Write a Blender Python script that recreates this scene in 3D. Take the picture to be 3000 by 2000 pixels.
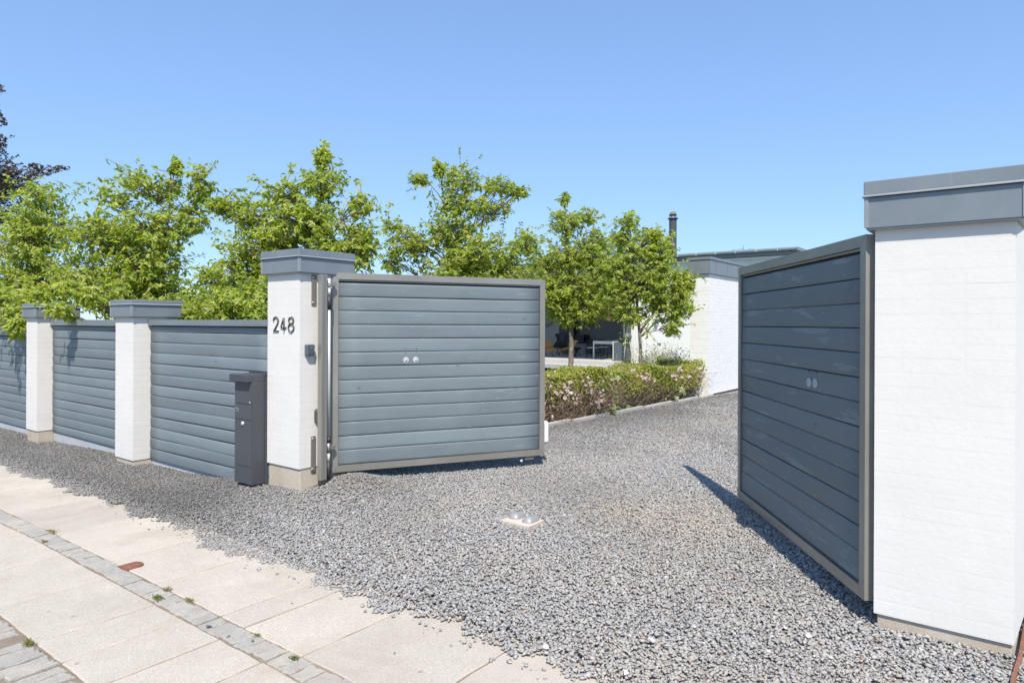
import bpy, bmesh, math, random
import numpy as np
from mathutils import Matrix, Vector

# ------------------------------------------------------------------ clear
for o in list(bpy.data.objects):
    bpy.data.objects.remove(o, do_unlink=True)
SC = bpy.context.scene
COL = SC.collection
R = random.Random(7)
NR = np.random.default_rng(11)

# ------------------------------------------------------------------ camera
cam = bpy.data.cameras.new("camera")
camo = bpy.data.objects.new("camera", cam)
COL.objects.link(camo)
cam.sensor_width = 36.0
cam.lens = 1962 / 3000 * 36
cam.shift_y = -0.0170
cam.clip_start = 0.05
cam.clip_end = 2000
YAW = math.radians(37.1)
camo.matrix_world = (Matrix.Translation((0, 0, 1.43)) @ Matrix.Rotation(YAW, 4, 'Z')
                     @ Matrix.Rotation(math.pi / 2, 4, 'X') @ Matrix.Rotation(0.0044, 4, 'Z'))
SC.camera = camo

# ------------------------------------------------------------------ sky + sun
SUN = Vector((0.393, -0.455, 0.80)).normalized()
world = bpy.data.worlds.new("World")
SC.world = world
world.use_nodes = True
wn = world.node_tree
bg = wn.nodes["Background"]
sky = wn.nodes.new("ShaderNodeTexSky")
sky.sky_type = 'NISHITA'
sky.sun_disc = False
sky.sun_elevation = math.asin(SUN.z)
sky.sun_rotation = math.atan2(SUN.x, SUN.y)
sky.altitude = 0
sky.air_density = 1.0
sky.dust_density = 0.0
sky.ozone_density = 3.0
# the same even compression of the sky over its whole dome that the photograph's tone curve shows
gam = wn.nodes.new("ShaderNodeGamma"); gam.inputs[1].default_value = 0.52
tint = wn.nodes.new("ShaderNodeMix"); tint.data_type = 'RGBA'; tint.blend_type = 'MULTIPLY'
tint.inputs[0].default_value = 1.0; tint.inputs[7].default_value = (0.99, 1.31, 1.80, 1)
wn.links.new(sky.outputs[0], gam.inputs[0]); wn.links.new(gam.outputs[0], tint.inputs[6])
wn.links.new(tint.outputs[2], bg.inputs[0])
bg.inputs[1].default_value = 0.15
sl = bpy.data.lights.new("sun", 'SUN')
sl.energy = 4.0
sl.angle = math.radians(0.53)
sl.color = (1.0, 0.925, 0.815)
suno = bpy.data.objects.new("sun", sl)
COL.objects.link(suno)
suno.rotation_euler = (-SUN).to_track_quat('-Z', 'Y').to_euler()
suno.location = (10, -12, 22)

# ------------------------------------------------------------------ exposure
SC.render.engine = 'CYCLES'
SC.view_settings.view_transform = 'Standard'
SC.view_settings.look = 'None'
SC.view_settings.exposure = 0.70
SC.view_settings.gamma = 1.0
SC.view_settings.use_curve_mapping = False
SC.cycles.max_bounces = 8
SC.cycles.transparent_max_bounces = 8


# ================================================================== helpers
class MB:
    """collects shapes in world (or local) coordinates and links them as one mesh"""
    def __init__(s):
        s.v = []; s.f = []; s.sm = []

    def add(s, vs, fs, smooth=False):
        n = len(s.v)
        s.v.extend([tuple(p) for p in vs])
        s.f.extend([tuple(i + n for i in f) for f in fs])
        s.sm.extend([smooth] * len(fs))
        return s

    def box(s, x0, x1, y0, y1, z0, z1, c=0.0, M=None, jit=0.0):
        if c <= 0:
            vs = [(x, y, z) for z in (z0, z1) for y in (y0, y1) for x in (x0, x1)]
            fs = [(0, 2, 3, 1), (4, 5, 7, 6), (0, 1, 5, 4), (2, 6, 7, 3), (0, 4, 6, 2), (1, 3, 7, 5)]
        else:
            vs = []; idx = {}
            for iz, z in enumerate((z0, z1)):
                for iy, y in enumerate((y0, y1)):
                    for ix, x in enumerate((x0, x1)):
                        sx, sy, sz = (1 - 2 * ix), (1 - 2 * iy), (1 - 2 * iz)
                        for a in range(3):
                            idx[(ix, iy, iz, a)] = len(vs)
                            vs.append((x + (0 if a == 0 else sx * c), y + (0 if a == 1 else sy * c), z + (0 if a == 2 else sz * c)))
            fs = []
            for a in range(3):
                b, d = (a + 1) % 3, (a + 2) % 3
                for k in (0, 1):
                    q = []
                    for (p, r) in ((0, 0), (1, 0), (1, 1), (0, 1)):
                        t = [0, 0, 0]; t[a] = k; t[b] = p; t[d] = r
                        q.append(idx[(t[0], t[1], t[2], a)])
                    fs.append(tuple(q if k else q[::-1]))
                # edges along axis a
                for p in (0, 1):
                    for r in (0, 1):
                        t0 = [0, 0, 0]; t0[b] = p; t0[d] = r
                        t1 = list(t0); t1[a] = 1
                        q = [idx[(*t0, b)], idx[(*t1, b)], idx[(*t1, d)], idx[(*t0, d)]]
                        fs.append(tuple(q if (p + r) % 2 == 0 else q[::-1]))
            for t in [(x, y, z) for x in (0, 1) for y in (0, 1) for z in (0, 1)]:
                q = [idx[(*t, 0)], idx[(*t, 1)], idx[(*t, 2)]]
                fs.append(tuple(q if sum(t) % 2 == 1 else q[::-1]))
        if jit:
            vs = [(a + R.uniform(-jit, jit), b + R.uniform(-jit, jit), d + R.uniform(-jit, jit)) for a, b, d in vs]
        if M is not None:
            vs = [tuple(M @ Vector(p)) for p in vs]
        return s.add(vs, fs)

    def tube(s, pts, rad, n=6, cap=True, smooth=True):
        pts = [Vector(p) for p in pts]
        if not hasattr(rad, '__len__'): rad = [rad] * len(pts)
        vs = []; fs = []
        up = None
        for i, p in enumerate(pts):
            t = (pts[min(i + 1, len(pts) - 1)] - pts[max(i - 1, 0)])
            if t.length < 1e-9: t = Vector((0, 0, 1))
            t.normalize()
            if up is None:
                up = t.orthogonal().normalized()
            else:
                up = (up - t * up.dot(t))
                up = up.normalized() if up.length > 1e-6 else t.orthogonal().normalized()
            w = t.cross(up)
            for k in range(n):
                a = 2 * math.pi * k / n
                vs.append(p + (up * math.cos(a) + w * math.sin(a)) * rad[i])
        for i in range(len(pts) - 1):
            for k in range(n):
                k2 = (k + 1) % n
                fs.append((i * n + k, i * n + k2, (i + 1) * n + k2, (i + 1) * n + k))
        s.add(vs, fs, smooth)
        if cap:
            m = len(s.v) - len(vs)
            s.f.append(tuple(m + k for k in range(n))[::-1]); s.sm.append(False)
            s.f.append(tuple(m + (len(pts) - 1) * n + k for k in range(n))); s.sm.append(False)
        return s

    def lathe(s, c, prof, n=20, axis='Z', smooth=True, M=None):
        vs = []; fs = []
        for r, h in prof:
            for k in range(n):
                a = 2 * math.pi * k / n
                p = (r * math.cos(a), r * math.sin(a), h)
                if axis == 'Y': p = (p[0], p[2], p[1])
                if axis == 'X': p = (p[2], p[0], p[1])
                vs.append(Vector((c[0] + p[0], c[1] + p[1], c[2] + p[2])))
        if M is not None: vs = [M @ v for v in vs]
        for i in range(len(prof) - 1):
            for k in range(n):
                k2 = (k + 1) % n
                fs.append((i * n + k, i * n + k2, (i + 1) * n + k2, (i + 1) * n + k))
        if axis == 'Y': fs = [f[::-1] for f in fs]
        return s.add(vs, fs, smooth)

    def prism(s, poly, z0, z1, top_inset=None):
        n = len(poly)
        vs = [(x, y, z0) for x, y in poly] + [(x, y, z1) for x, y in poly]
        fs = [tuple(range(n))[::-1], tuple(range(n, 2 * n))]
        for k in range(n):
            k2 = (k + 1) % n
            fs.append((k, k2, n + k2, n + k))
        return s.add(vs, fs)

    def mesh(s, name, mat=None):
        me = bpy.data.meshes.new(name)
        me.from_pydata(s.v, [], s.f)
        me.polygons.foreach_set("use_smooth", s.sm)
        me.update()
        if mat: me.materials.append(mat)
        return me

    def build(s, name, mat, parent=None, kind=None, label=None, cat=None, group=None):
        if parent is not None and parent.name in WM:
            inv = WM[parent.name].inverted()
            s.v = [tuple(inv @ Vector(p)) for p in s.v]
        return link(name, s.mesh(name, mat), parent, kind, label, cat, group)


WM = {}

def link(name, me, parent=None, kind=None, label=None, cat=None, group=None, loc=None):
    o = bpy.data.objects.new(name, me)
    COL.objects.link(o)
    if parent is not None:
        o.parent = parent
        if parent.name in WM: WM[o.name] = WM[parent.name]
    if loc is not None: o.location = loc
    tag(o, label, cat, group, kind)
    return o

def tag(o, label=None, cat=None, group=None, kind=None):
    if label: o['label'] = label
    if cat: o['category'] = cat
    if group: o['group'] = group
    if kind: o['kind'] = kind

def thing(name, label, cat, loc=(0, 0, 0), rz=0.0, group=None, kind=None):
    o = bpy.data.objects.new(name, None)
    COL.objects.link(o)
    o.empty_display_size = 0.1
    o.location = loc
    o.rotation_euler = (0, 0, rz)
    WM[o.name] = Matrix.Translation(loc) @ Matrix.Rotation(rz, 4, 'Z')
    tag(o, label, cat, group, kind)
    return o

def sstep(a, b, x):
    t = min(1, max(0, (x - a) / (b - a)))
    return t * t * (3 - 2 * t)

def npstep(a, b, x):
    t = np.clip((x - a) / (b - a), 0, 1)
    return t * t * (3 - 2 * t)


# ================================================================== materials
class Mat:
    def __init__(s, name, rough=0.6, metal=0.0, spec=0.5):
        s.m = bpy.data.materials.new(name)
        s.m.use_nodes = True
        s.t = s.m.node_tree
        s.b = s.t.nodes["Principled BSDF"]
        s.b.inputs["Roughness"].default_value = rough
        s.b.inputs["Metallic"].default_value = metal
        s.b.inputs["Specular IOR Level"].default_value = spec
        s._co = None

    def n(s, typ, **k):
        x = s.t.nodes.new(typ)
        for a, b in k.items(): setattr(x, a, b)
        return x

    def l(s, a, b): s.t.links.new(a, b)

    def coords(s, kind="Object", rand=0.0):
        tc = s.n("ShaderNodeTexCoord")
        o = tc.outputs[kind]
        if rand:
            oi = s.n("ShaderNodeObjectInfo")
            mul = s.n("ShaderNodeMath", operation='MULTIPLY'); mul.inputs[1].default_value = rand
            s.l(oi.outputs["Random"], mul.inputs[0])
            cb = s.n("ShaderNodeCombineXYZ")
            for i in range(3): s.l(mul.outputs[0], cb.inputs[i])
            ad = s.n("ShaderNodeVectorMath", operation='ADD')
            s.l(o, ad.inputs[0]); s.l(cb.outputs[0], ad.inputs[1])
            o = ad.outputs[0]
        return o

    def scale(s, co, v):
        mp = s.n("ShaderNodeMapping"); mp.inputs["Scale"].default_value = v
        s.l(co, mp.inputs[0]); return mp.outputs[0]

    def noise(s, co, sc, detail=4, rough=0.55, dist=0.0):
        x = s.n("ShaderNodeTexNoise")
        x.inputs["Scale"].default_value = sc; x.inputs["Detail"].default_value = detail
        x.inputs["Roughness"].default_value = rough; x.inputs["Distortion"].default_value = dist
        s.l(co, x.inputs["Vector"]); return x.outputs["Fac"]

    def voro(s, co, sc, out="Distance"):
        x = s.n("ShaderNodeTexVoronoi"); x.inputs["Scale"].default_value = sc
        s.l(co, x.inputs["Vector"]); return x.outputs[out]

    def ramp(s, fac, stops):
        x = s.n("ShaderNodeValToRGB")
        e = x.color_ramp.elements
        while len(e) < len(stops): e.new(0.5)
        for i, (p, c) in enumerate(stops):
            e[i].position = p
            e[i].color = (c, c, c, 1) if not hasattr(c, '__len__') else (*c, 1)
        s.l(fac, x.inputs[0]); return x.outputs[0]

    def mix(s, fac, a, b, mode='MIX'):
        x = s.n("ShaderNodeMix", data_type='RGBA', blend_type=mode)
        for sock, v in ((x.inputs[0], fac), (x.inputs[6], a), (x.inputs[7], b)):
            if isinstance(v, (int, float)): sock.default_value = v
            elif isinstance(v, tuple): sock.default_value = (*v, 1)
            else: s.l(v, sock)
        return x.outputs[2]

    def col(s, c):
        if isinstance(c, tuple): s.b.inputs["Base Color"].default_value = (*c, 1)
        else: s.l(c, s.b.inputs["Base Color"])
        return s

    def roughs(s, r): s.l(r, s.b.inputs["Roughness"]); return s

    def bump(s, h, strength=0.3, dist=0.01):
        b = s.n("ShaderNodeBump"); b.inputs["Strength"].default_value = strength
        b.inputs["Distance"].default_value = dist
        s.l(h, b.inputs["Height"]); s.l(b.outputs[0], s.b.inputs["Normal"]); return s

    def rnd(s):
        return s.n("ShaderNodeObjectInfo").outputs["Random"]


def simple(name, c, rough=0.6, metal=0.0, var=0.12, sc=6.0, bump=0.0, bsc=60):
    m = Mat(name, rough, metal)
    co = m.coords("Object")
    f = m.noise(co, sc, 5)
    d = tuple(x * (1 - var) for x in c); u = tuple(min(1, x * (1 + var)) for x in c)
    m.col(m.ramp(f, [(0.3, d), (0.7, u)]))
    if bump: m.bump(m.noise(co, bsc, 4), bump, 0.004)
    return m.m


def board_paint(name, base, worn, patches=0.0):
    m = Mat(name, 0.5, 0, 0.45)
    co = m.coords("Object", 13.0)
    long = m.scale(co, (1.2, 1, 14))
    grain = m.noise(m.scale(co, (2.2, 1, 60)), 3.0, 6, 0.65, 0.6)
    cloud = m.noise(m.scale(co, (1.0, 1, 3.0)), 1.7, 4, 0.6)
    c = m.mix(m.ramp(cloud, [(0.32, 0.0), (0.72, 1.0)]), tuple(x * 0.84 for x in base), tuple(x * 1.18 for x in base))
    c = m.mix(m.ramp(grain, [(0.38, 0.0), (0.75, 0.55)]), c, tuple(x * 0.72 for x in base))
    # board to board tone
    c = m.mix(0.5, c, m.ramp(m.rnd(), [(0, tuple(x * 0.84 for x in base)), (1, tuple(x * 1.14 for x in base))]))
    # worn scratches, long pale marks where the paint has gone
    w = m.noise(m.scale(co, (1.6, 1, 22)), 2.3, 8, 0.75, 0.4)
    area = m.noise(co, 1.1, 2)
    wm = m.n("ShaderNodeMath", operation='MULTIPLY')
    m.l(m.ramp(w, [(0.60, 0.0), (0.68, 1.0)]), wm.inputs[0])
    m.l(m.ramp(area, [(0.49, 0.0), (0.62, 1.0)]), wm.inputs[1])
    c = m.mix(wm.outputs[0], c, worn)
    # knots
    v = m.voro(m.scale(co, (1.0, 1, 1.7)), 3.1)
    kn = m.ramp(v, [(0.03, 0.8), (0.085, 0.0)])
    c = m.mix(kn, c, tuple(x * 0.62 for x in base))
    v2 = m.voro(m.scale(co, (0.8, 1, 2.2)), 8.0)
    c = m.mix(m.ramp(v2, [(0.03, 0.85), (0.075, 0.0)]), c, worn)
    if patches:  # sparse long patches of a paler tone mixed into the board colour
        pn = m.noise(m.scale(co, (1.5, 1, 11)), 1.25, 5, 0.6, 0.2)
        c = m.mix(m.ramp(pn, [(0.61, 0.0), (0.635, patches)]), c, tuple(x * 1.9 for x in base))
    m.col(c)
    m.roughs(m.ramp(cloud, [(0.25, 0.44), (0.75, 0.68)]))
    m.bump(grain, 0.35, 0.004)
    return m.m


M_board = board_paint("slate board paint", (0.168, 0.203, 0.222), (0.36, 0.37, 0.36))
M_board_fence = board_paint("slate fence paint", (0.172, 0.208, 0.228), (0.38, 0.375, 0.345))
M_board_r = board_paint("slate board paint with pale patches", (0.160, 0.186, 0.198), (0.36, 0.37, 0.36), 0.32)

def zinc():
    m = Mat("painted zinc", 0.42, 0.25, 0.5)
    co = m.coords("Object", 3.0)
    f = m.noise(co, 5.0, 5)
    c = m.ramp(f, [(0.3, (0.20, 0.228, 0.248)), (0.7, (0.235, 0.262, 0.28))])
    sp = m.voro(co, 26.0)
    c = m.mix(m.ramp(sp, [(0.02, 0.8), (0.05, 0.0)]), c, (0.42, 0.43, 0.43))
    runs = m.noise(m.scale(co, (22, 22, 1.2)), 2.0, 4)
    c = m.mix(m.ramp(runs, [(0.62, 0.0), (0.78, 0.35)]), c, (0.33, 0.35, 0.36))
    m.col(c)
    m.bump(m.noise(co, 3.0, 2), 0.18, 0.01)
    return m.m
M_zinc = zinc()
M_zinc_light = simple("bare folded zinc edge", (0.31, 0.335, 0.345), 0.4, 0.3, 0.1)

def steel(name, a, b, rough, metal=0.85):
    m = Mat(name, rough, metal, 0.5)
    co = m.coords("Object", 2.0)
    br = m.noise(m.scale(co, (1, 1, 80)), 6.0, 4)
    cl = m.noise(co, 2.2, 4)
    c = m.ramp(cl, [(0.3, a), (0.7, b)])
    c = m.mix(m.ramp(br, [(0.3, 0.0), (0.7, 0.25)]), c, tuple(x * 0.8 for x in a))
    sp = m.voro(co, 20.0)
    c = m.mix(m.ramp(sp, [(0.015, 0.7), (0.035, 0.0)]), c, (0.16, 0.15, 0.14))
    m.col(c)
    m.roughs(m.ramp(br, [(0.2, rough - 0.05), (0.8, rough + 0.12)]))
    m.bump(br, 0.05, 0.002)
    return m.m
M_steel = steel("brushed stainless steel", (0.30, 0.285, 0.25), (0.39, 0.37, 0.325), 0.42, 0.55)
M_silver = steel("bright aluminium", (0.60, 0.60, 0.59), (0.68, 0.68, 0.67), 0.40, 0.35)
M_hump = steel("zinc plated steel", (0.30, 0.30, 0.30), (0.38, 0.38, 0.375), 0.5, 0.35)

def white_brick(name, base=0.83, soft=0.25, coarse=38):
    m = Mat(name, 0.75, 0, 0.3)
    co = m.n("ShaderNodeNewGeometry").outputs["Position"]
    f = m.noise(co, 4.0, 5, 0.6)
    c = m.ramp(f, [(0.25, (base * 0.915, base * 0.89, base * 0.835)), (0.6, (base * .96, base * 0.935, base * 0.885))])
    dr = m.noise(m.scale(co, (7, 7, .8)), 1.6, 5, 0.65)
    c = m.mix(m.ramp(dr, [(0.58, 0.0), (0.80, 0.22)]), c, (base * .80, base * .78, base * .72))
    sp = m.voro(co, 30.0)
    c = m.mix(m.ramp(sp, [(0.02, 0.35), (0.05, 0.0)]), c, (0.5, 0.47, 0.42))
    m.col(c)
    h = m.mix(0.5, m.noise(co, coarse, 6, 0.65), m.noise(co, 11, 3))
    m.bump(h, soft, 0.006)
    return m.m
M_white = white_brick("white painted brick", 0.725, 0.30)
M_mortar = white_brick("white painted mortar", 0.72, 0.30)

def house_wall():
    m = Mat("white painted wall", 0.8, 0, 0.3)
    co = m.coords("Object")
    sep = m.n("ShaderNodeSeparateXYZ"); m.l(co, sep.inputs[0])
    ad = m.n("ShaderNodeMath", operation='ADD'); m.l(sep.outputs[0], ad.inputs[0]); m.l(sep.outputs[1], ad.inputs[1])
    cb = m.n("ShaderNodeCombineXYZ"); m.l(ad.outputs[0], cb.inputs[0]); m.l(sep.outputs[2], cb.inputs[1])
    br = m.n("ShaderNodeTexBrick")
    br.inputs["Color1"].default_value = (0.78, 0.77, 0.745, 1); br.inputs["Color2"].default_value = (0.765, 0.755, 0.73, 1)
    br.inputs["Mortar"].default_value = (0.73, 0.72, 0.70, 1)
    br.inputs["Scale"].default_value = 1.0; br.inputs["Brick Width"].default_value = 0.24
    br.inputs["Row Height"].default_value = 0.0667; br.inputs["Mortar Size"].default_value = 0.006
    m.l(cb.outputs[0], br.inputs["Vector"])
    m.col(br.outputs["Color"])
    m.bump(br.outputs["Fac"], -0.3, 0.004)
    return m.m
M_house = house_wall()
M_wallwhite = simple("smooth white wall paint", (0.76, 0.75, 0.725), 0.8, 0, 0.03)

def concrete(name, a, b, speck=(0.2, 0.19, 0.17), stain=None, sc=3.0, rnd=5.0, bump=0.35):
    m = Mat(name, 0.85, 0, 0.25)
    co = m.coords("Object", rnd)
    f = m.noise(co, sc, 6, 0.6)
    c = m.ramp(f, [(0.28, a), (0.72, b)])
    fine = m.noise(co, 160, 3, 0.7)
    c = m.mix(m.ramp(fine, [(0.36, 0.6), (0.5, 0.0)]), c, tuple(x * 0.72 for x in a))
    c = m.mix(m.ramp(fine, [(0.56, 0.0), (0.70, 0.6)]), c, tuple(min(1, x * 1.3) for x in b))
    sp = m.voro(co, 55.0)
    c = m.mix(m.ramp(sp, [(0.06, 0.8), (0.13, 0.0)]), c, speck)
    if stain:
        st = m.noise(m.n("ShaderNodeNewGeometry").outputs["Position"], 1.9, 8, 0.72, 0.6)
        c = m.mix(m.ramp(st, [(0.50, 0.0), (0.72, 0.62)]), c, stain)
    if stain:
        gum = m.voro(m.n("ShaderNodeNewGeometry").outputs["Position"], 5.5)
        c = m.mix(m.ramp(gum, [(0.045, 0.55), (0.075, 0.0)]), c, tuple(x * .62 for x in stain))
    c = m.mix(0.35, c, m.mix(1.0, c, m.ramp(m.rnd(), [(0, (0.80, 0.80, 0.81)), (1, (1.12, 1.11, 1.09))]), 'MULTIPLY'))
    m.col(c)
    m.bump(fine, bump, 0.004)
    return m.m
M_slab = concrete("concrete paving", (0.425, 0.382, 0.322), (0.52, 0.472, 0.405), (0.17, 0.15, 0.13), (0.36, 0.31, 0.245))
M_base = concrete("bare concrete base", (0.40, 0.34, 0.265), (0.52, 0.455, 0.37), (0.34, 0.29, 0.22), (0.56, 0.52, 0.45), 4.0, 0.0)
M_plinth = concrete("grey plinth", (0.40, 0.425, 0.44), (0.50, 0.525, 0.54), (0.38, 0.39, 0.39), (0.55, 0.56, 0.57), 5.0, 0.0)
M_kerb = concrete("kerb concrete", (0.36, 0.345, 0.325), (0.46, 0.445, 0.42), (0.25, 0.23, 0.2), (0.28, 0.26, 0.22), 4.0, 4.0)
M_plate = concrete("stop plate concrete", (0.50, 0.43, 0.35), (0.60, 0.53, 0.45), (0.42, 0.36, 0.3), None, 9.0, 0.0)
M_sett = concrete("granite sett", (0.32, 0.302, 0.27), (0.425, 0.405, 0.365), (0.19, 0.175, 0.155), (0.52, 0.45, 0.365), 14.0, 9.0, 1.0)
M_sand = concrete("joint sand", (0.17, 0.138, 0.105), (0.27, 0.222, 0.17), (0.10, 0.08, 0.06), (0.37, 0.315, 0.25), 12.0, 0.0, 0.8)
M_road = concrete("asphalt", (0.05, 0.05, 0.052), (0.075, 0.074, 0.073), (0.12, 0.12, 0.12), None, 3.0, 0.0, 0.7)
M_gravelbed = concrete("gravel bed grit", (0.25, 0.243, 0.23), (0.33, 0.32, 0.30), (0.07, 0.065, 0.06), (0.34, 0.28, 0.21), 7.0, 0.0, 1.0)
M_soil = simple("garden soil", (0.09, 0.065, 0.04), 0.95, 0, 0.4, 9, 0.6)
M_lawn = simple("lawn grass", (0.075, 0.11, 0.03), 0.95, 0, 0.35, 5, 0.5)
M_galv = simple("galvanised washer", (0.50, 0.52, 0.53), 0.5, 0.3, 0.08)
M_dark = simple("dark rubber", (0.045, 0.043, 0.04), 0.55, 0, 0.2, 20)
M_black = simple("black lacquer", (0.012, 0.012, 0.013), 0.4, 0, 0.2)
M_anthra = simple("anthracite powder coat", (0.058, 0.064, 0.074), 0.45, 0, 0.07, 3, 0.05, 300)
M_anthra2 = simple("anthracite powder coat front", (0.066, 0.073, 0.083), 0.42, 0, 0.07, 3, 0.05, 300)
M_plasticgrey = simple("blue grey plastic", (0.085, 0.105, 0.13), 0.4, 0, 0.06)
M_plasticdark = simple("dark plastic", (0.06, 0.062, 0.06), 0.3, 0, 0.1)
M_bronze = simple("weathered bronze digits", (0.10, 0.09, 0.072), 0.45, 0.4, 0.3, 40)
M_whiteplast = simple("white plastic", (0.82, 0.82, 0.82), 0.35, 0, 0.03)
M_print = simple("pale print", (0.45, 0.46, 0.47), 0.6, 0, 0.1)
M_rust = simple("rusty steel edging", (0.21, 0.095, 0.055), 0.85, 0, 0.35, 25, 0.5)
M_cover = simple("red brown cast cover", (0.20, 0.075, 0.045), 0.75, 0.0, 0.35, 30, 0.5)
M_coverline = simple("pale worn casting line", (0.36, 0.22, 0.16), 0.8, 0, 0.1)
M_bark = simple("grey brown bark", (0.135, 0.115, 0.09), 0.9, 0, 0.45, 14, 0.8, 40)
M_bark_pale = Mat("lichen spotted bark", 0.9)
_co = M_bark_pale.coords("Object")
_c = M_bark_pale.ramp(M_bark_pale.noise(_co, 9, 5), [(0.3, (0.12, 0.10, 0.075)), (0.7, (0.27, 0.24, 0.19))])
_c = M_bark_pale.mix(M_bark_pale.ramp(M_bark_pale.noise(M_bark_pale.scale(_co, (1, 1, .4)), 16, 4), [(0.6, 0.0), (0.68, 0.9)]), _c, (0.55, 0.52, 0.45))
M_bark_pale.col(_c); M_bark_pale.bump(M_bark_pale.noise(_co, 40, 4), 0.6, 0.01)
M_bark_pale = M_bark_pale.m
M_twig = simple("dry brown twigs", (0.30, 0.225, 0.15), 0.9, 0, 0.45, 30)
M_boulder = concrete("granite boulder", (0.22, 0.22, 0.225), (0.36, 0.36, 0.36), (0.12, 0.12, 0.12), None, 6.0, 0.0, 0.7)
M_orange = simple("tan leather", (0.55, 0.27, 0.09), 0.5, 0, 0.1)
M_copper = simple("copper shade", (0.62, 0.30, 0.18), 0.35, 0.7, 0.1)
M_paleframe = simple("pale metal frame", (0.62, 0.60, 0.54), 0.4, 0, 0.05)
M_wicker = simple("woven cane", (0.26, 0.19, 0.10), 0.7, 0, 0.3, 30)
M_greywall = simple("terrace grey plaster", (0.33, 0.32, 0.31), 0.85, 0, 0.06)
M_greywall2 = simple("terrace dark plaster", (0.20, 0.195, 0.19), 0.85, 0, 0.06)
M_terrace = concrete("terrace paving", (0.42, 0.41, 0.39), (0.50, 0.49, 0.46), (0.3, 0.3, 0.3), None, 1.0, 0.0)
M_tileflat = simple("grey roofing", (0.12, 0.125, 0.13), 0.8, 0, 0.15)
M_glass = Mat("clear glass dome", 0.05)
M_glass.b.inputs["Transmission Weight"].default_value = 1.0
M_glass.col((0.95, 0.9, 0.75)); M_glass = M_glass.m
M_brass = simple("brass", (0.65, 0.42, 0.12), 0.35, 0.8, 0.1)


def leaf_mat(name, tones, trans=0.35, rough=0.45, tcol=(1.5, 1.45, 0.75)):
    m = Mat(name, rough, 0, 0.5)
    at = m.n("ShaderNodeAttribute"); at.attribute_name = "tone"
    st = [(i / (len(tones) - 1), t) for i, t in enumerate(tones)]
    c = m.ramp(at.outputs["Fac"], st)
    # underside of a leaf is paler
    ge = m.n("ShaderNodeNewGeometry")
    c2 = m.mix(ge.outputs["Backfacing"], c, m.mix(0.35, c, (0.22, 0.27, 0.12)))
    m.col(c2)
    tr = m.n("ShaderNodeBsdfTranslucent")
    m.l(m.mix(1.0, c, tcol, 'MULTIPLY'), tr.inputs[0])
    mx = m.n("ShaderNodeMixShader"); mx.inputs[0].default_value = trans
    out = m.t.nodes["Material Output"]
    m.l(m.b.outputs[0], mx.inputs[1]); m.l(tr.outputs[0], mx.inputs[2]); m.l(mx.outputs[0], out.inputs[0])
    return m.m
M_leaf = leaf_mat("pear tree leaves", [(0.19, 0.275, 0.04), (0.30, 0.395, 0.055), (0.40, 0.48, 0.08), (0.54, 0.58, 0.23), (0.60, 0.48, 0.09)], 0.58, 0.4)
M_hedge_leaf = leaf_mat("rose hedge leaves", [(0.17, 0.225, 0.035), (0.26, 0.32, 0.048), (0.34, 0.38, 0.065), (0.42, 0.40, 0.09), (0.46, 0.30, 0.10)], 0.42, 0.45)
M_beech_leaf = leaf_mat("copper beech leaves", [(0.045, 0.032, 0.034), (0.075, 0.052, 0.046), (0.11, 0.075, 0.058), (0.15, 0.105, 0.075)], 0.2, 0.45)
M_broad = leaf_mat("broad green leaf", [(0.12, 0.20, 0.04), (0.18, 0.27, 0.07)], 0.35)
M_petal = leaf_mat("pale pink petals", [(0.80, 0.50, 0.53), (0.84, 0.66, 0.66), (0.86, 0.78, 0.74)], 0.25, 0.6, (1, .95, .95))
M_weed = leaf_mat("small weeds", [(0.10, 0.15, 0.025), (0.20, 0.22, 0.04), (0.34, 0.24, 0.09)], 0.3)


def stone_mat():
    m = Mat("crushed granite", 0.8, 0, 0.3)
    co = m.coords("Object")
    r = m.rnd()
    c = m.ramp(r, [(0.0, (0.305, 0.300, 0.292)), (0.22, (0.345, 0.341, 0.333)), (0.5, (0.385, 0.38, 0.371)), (0.80, (0.425, 0.42, 0.41)), (0.945, (0.46, 0.452, 0.44)),
                   (0.958, (0.62, 0.57, 0.50)), (0.966, (0.44, 0.29, 0.20)), (0.976, (0.31, 0.21, 0.155)), (0.984, (0.78, 0.75, 0.70)), (0.99, (0.40, 0.40, 0.40))])
    x = m.n("ShaderNodeAttribute"); x.attribute_name = "dust"; x.attribute_type = 'INSTANCER'
    c = m.mix(x.outputs["Fac"], c, (0.50, 0.44, 0.37))
    y = m.n("ShaderNodeAttribute"); y.attribute_name = "grime"; y.attribute_type = 'INSTANCER'
    c = m.mix(y.outputs["Fac"], c, m.mix(1.0, c, (0.46, 0.46, 0.455), 'MULTIPLY'))
    f = m.noise(co, 3.0, 5, 0.7)
    c = m.mix(m.ramp(f, [(0.35, 0.4), (0.7, 0.0)]), c, m.mix(1.0, c, (0.78, 0.78, 0.78), 'MULTIPLY'))
    m.col(c)
    m.bump(m.noise(co, 7.0, 5), 0.35, 0.05)
    return m.m
M_stone = stone_mat()


# ================================================================== terrain
def fall(u):           # pavement falls gently to the left along the street
    return -0.018 * max(0.0, -5.2 - u)

def zgrav(u, v):
    z = fall(u) * (1 - sstep(6, 9, v))
    z += 0.05 * sstep(2.25, 3.5, v) * sstep(-6.0, -4.6, u) * (1 - .75 * sstep(-1.6, -.6, u) * (1 - sstep(4, 5, v))) + 0.012 * sstep(2.25, 2.5, v)
    z -= 0.030 * sstep(2.6, 3.1, v) * sstep(-5.6, -6.6, u) * (1 - sstep(4, 5, v)) if u < -5.6 else 0
    z += 0.085 * math.exp(-((u + 4.45) / .30) ** 2 - ((v - 3.72) / .24) ** 2)
    z += 0.012 * math.sin(u * 1.7 + v * .9) * math.sin(v * 1.3 - u * .4)
    return z

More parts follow.
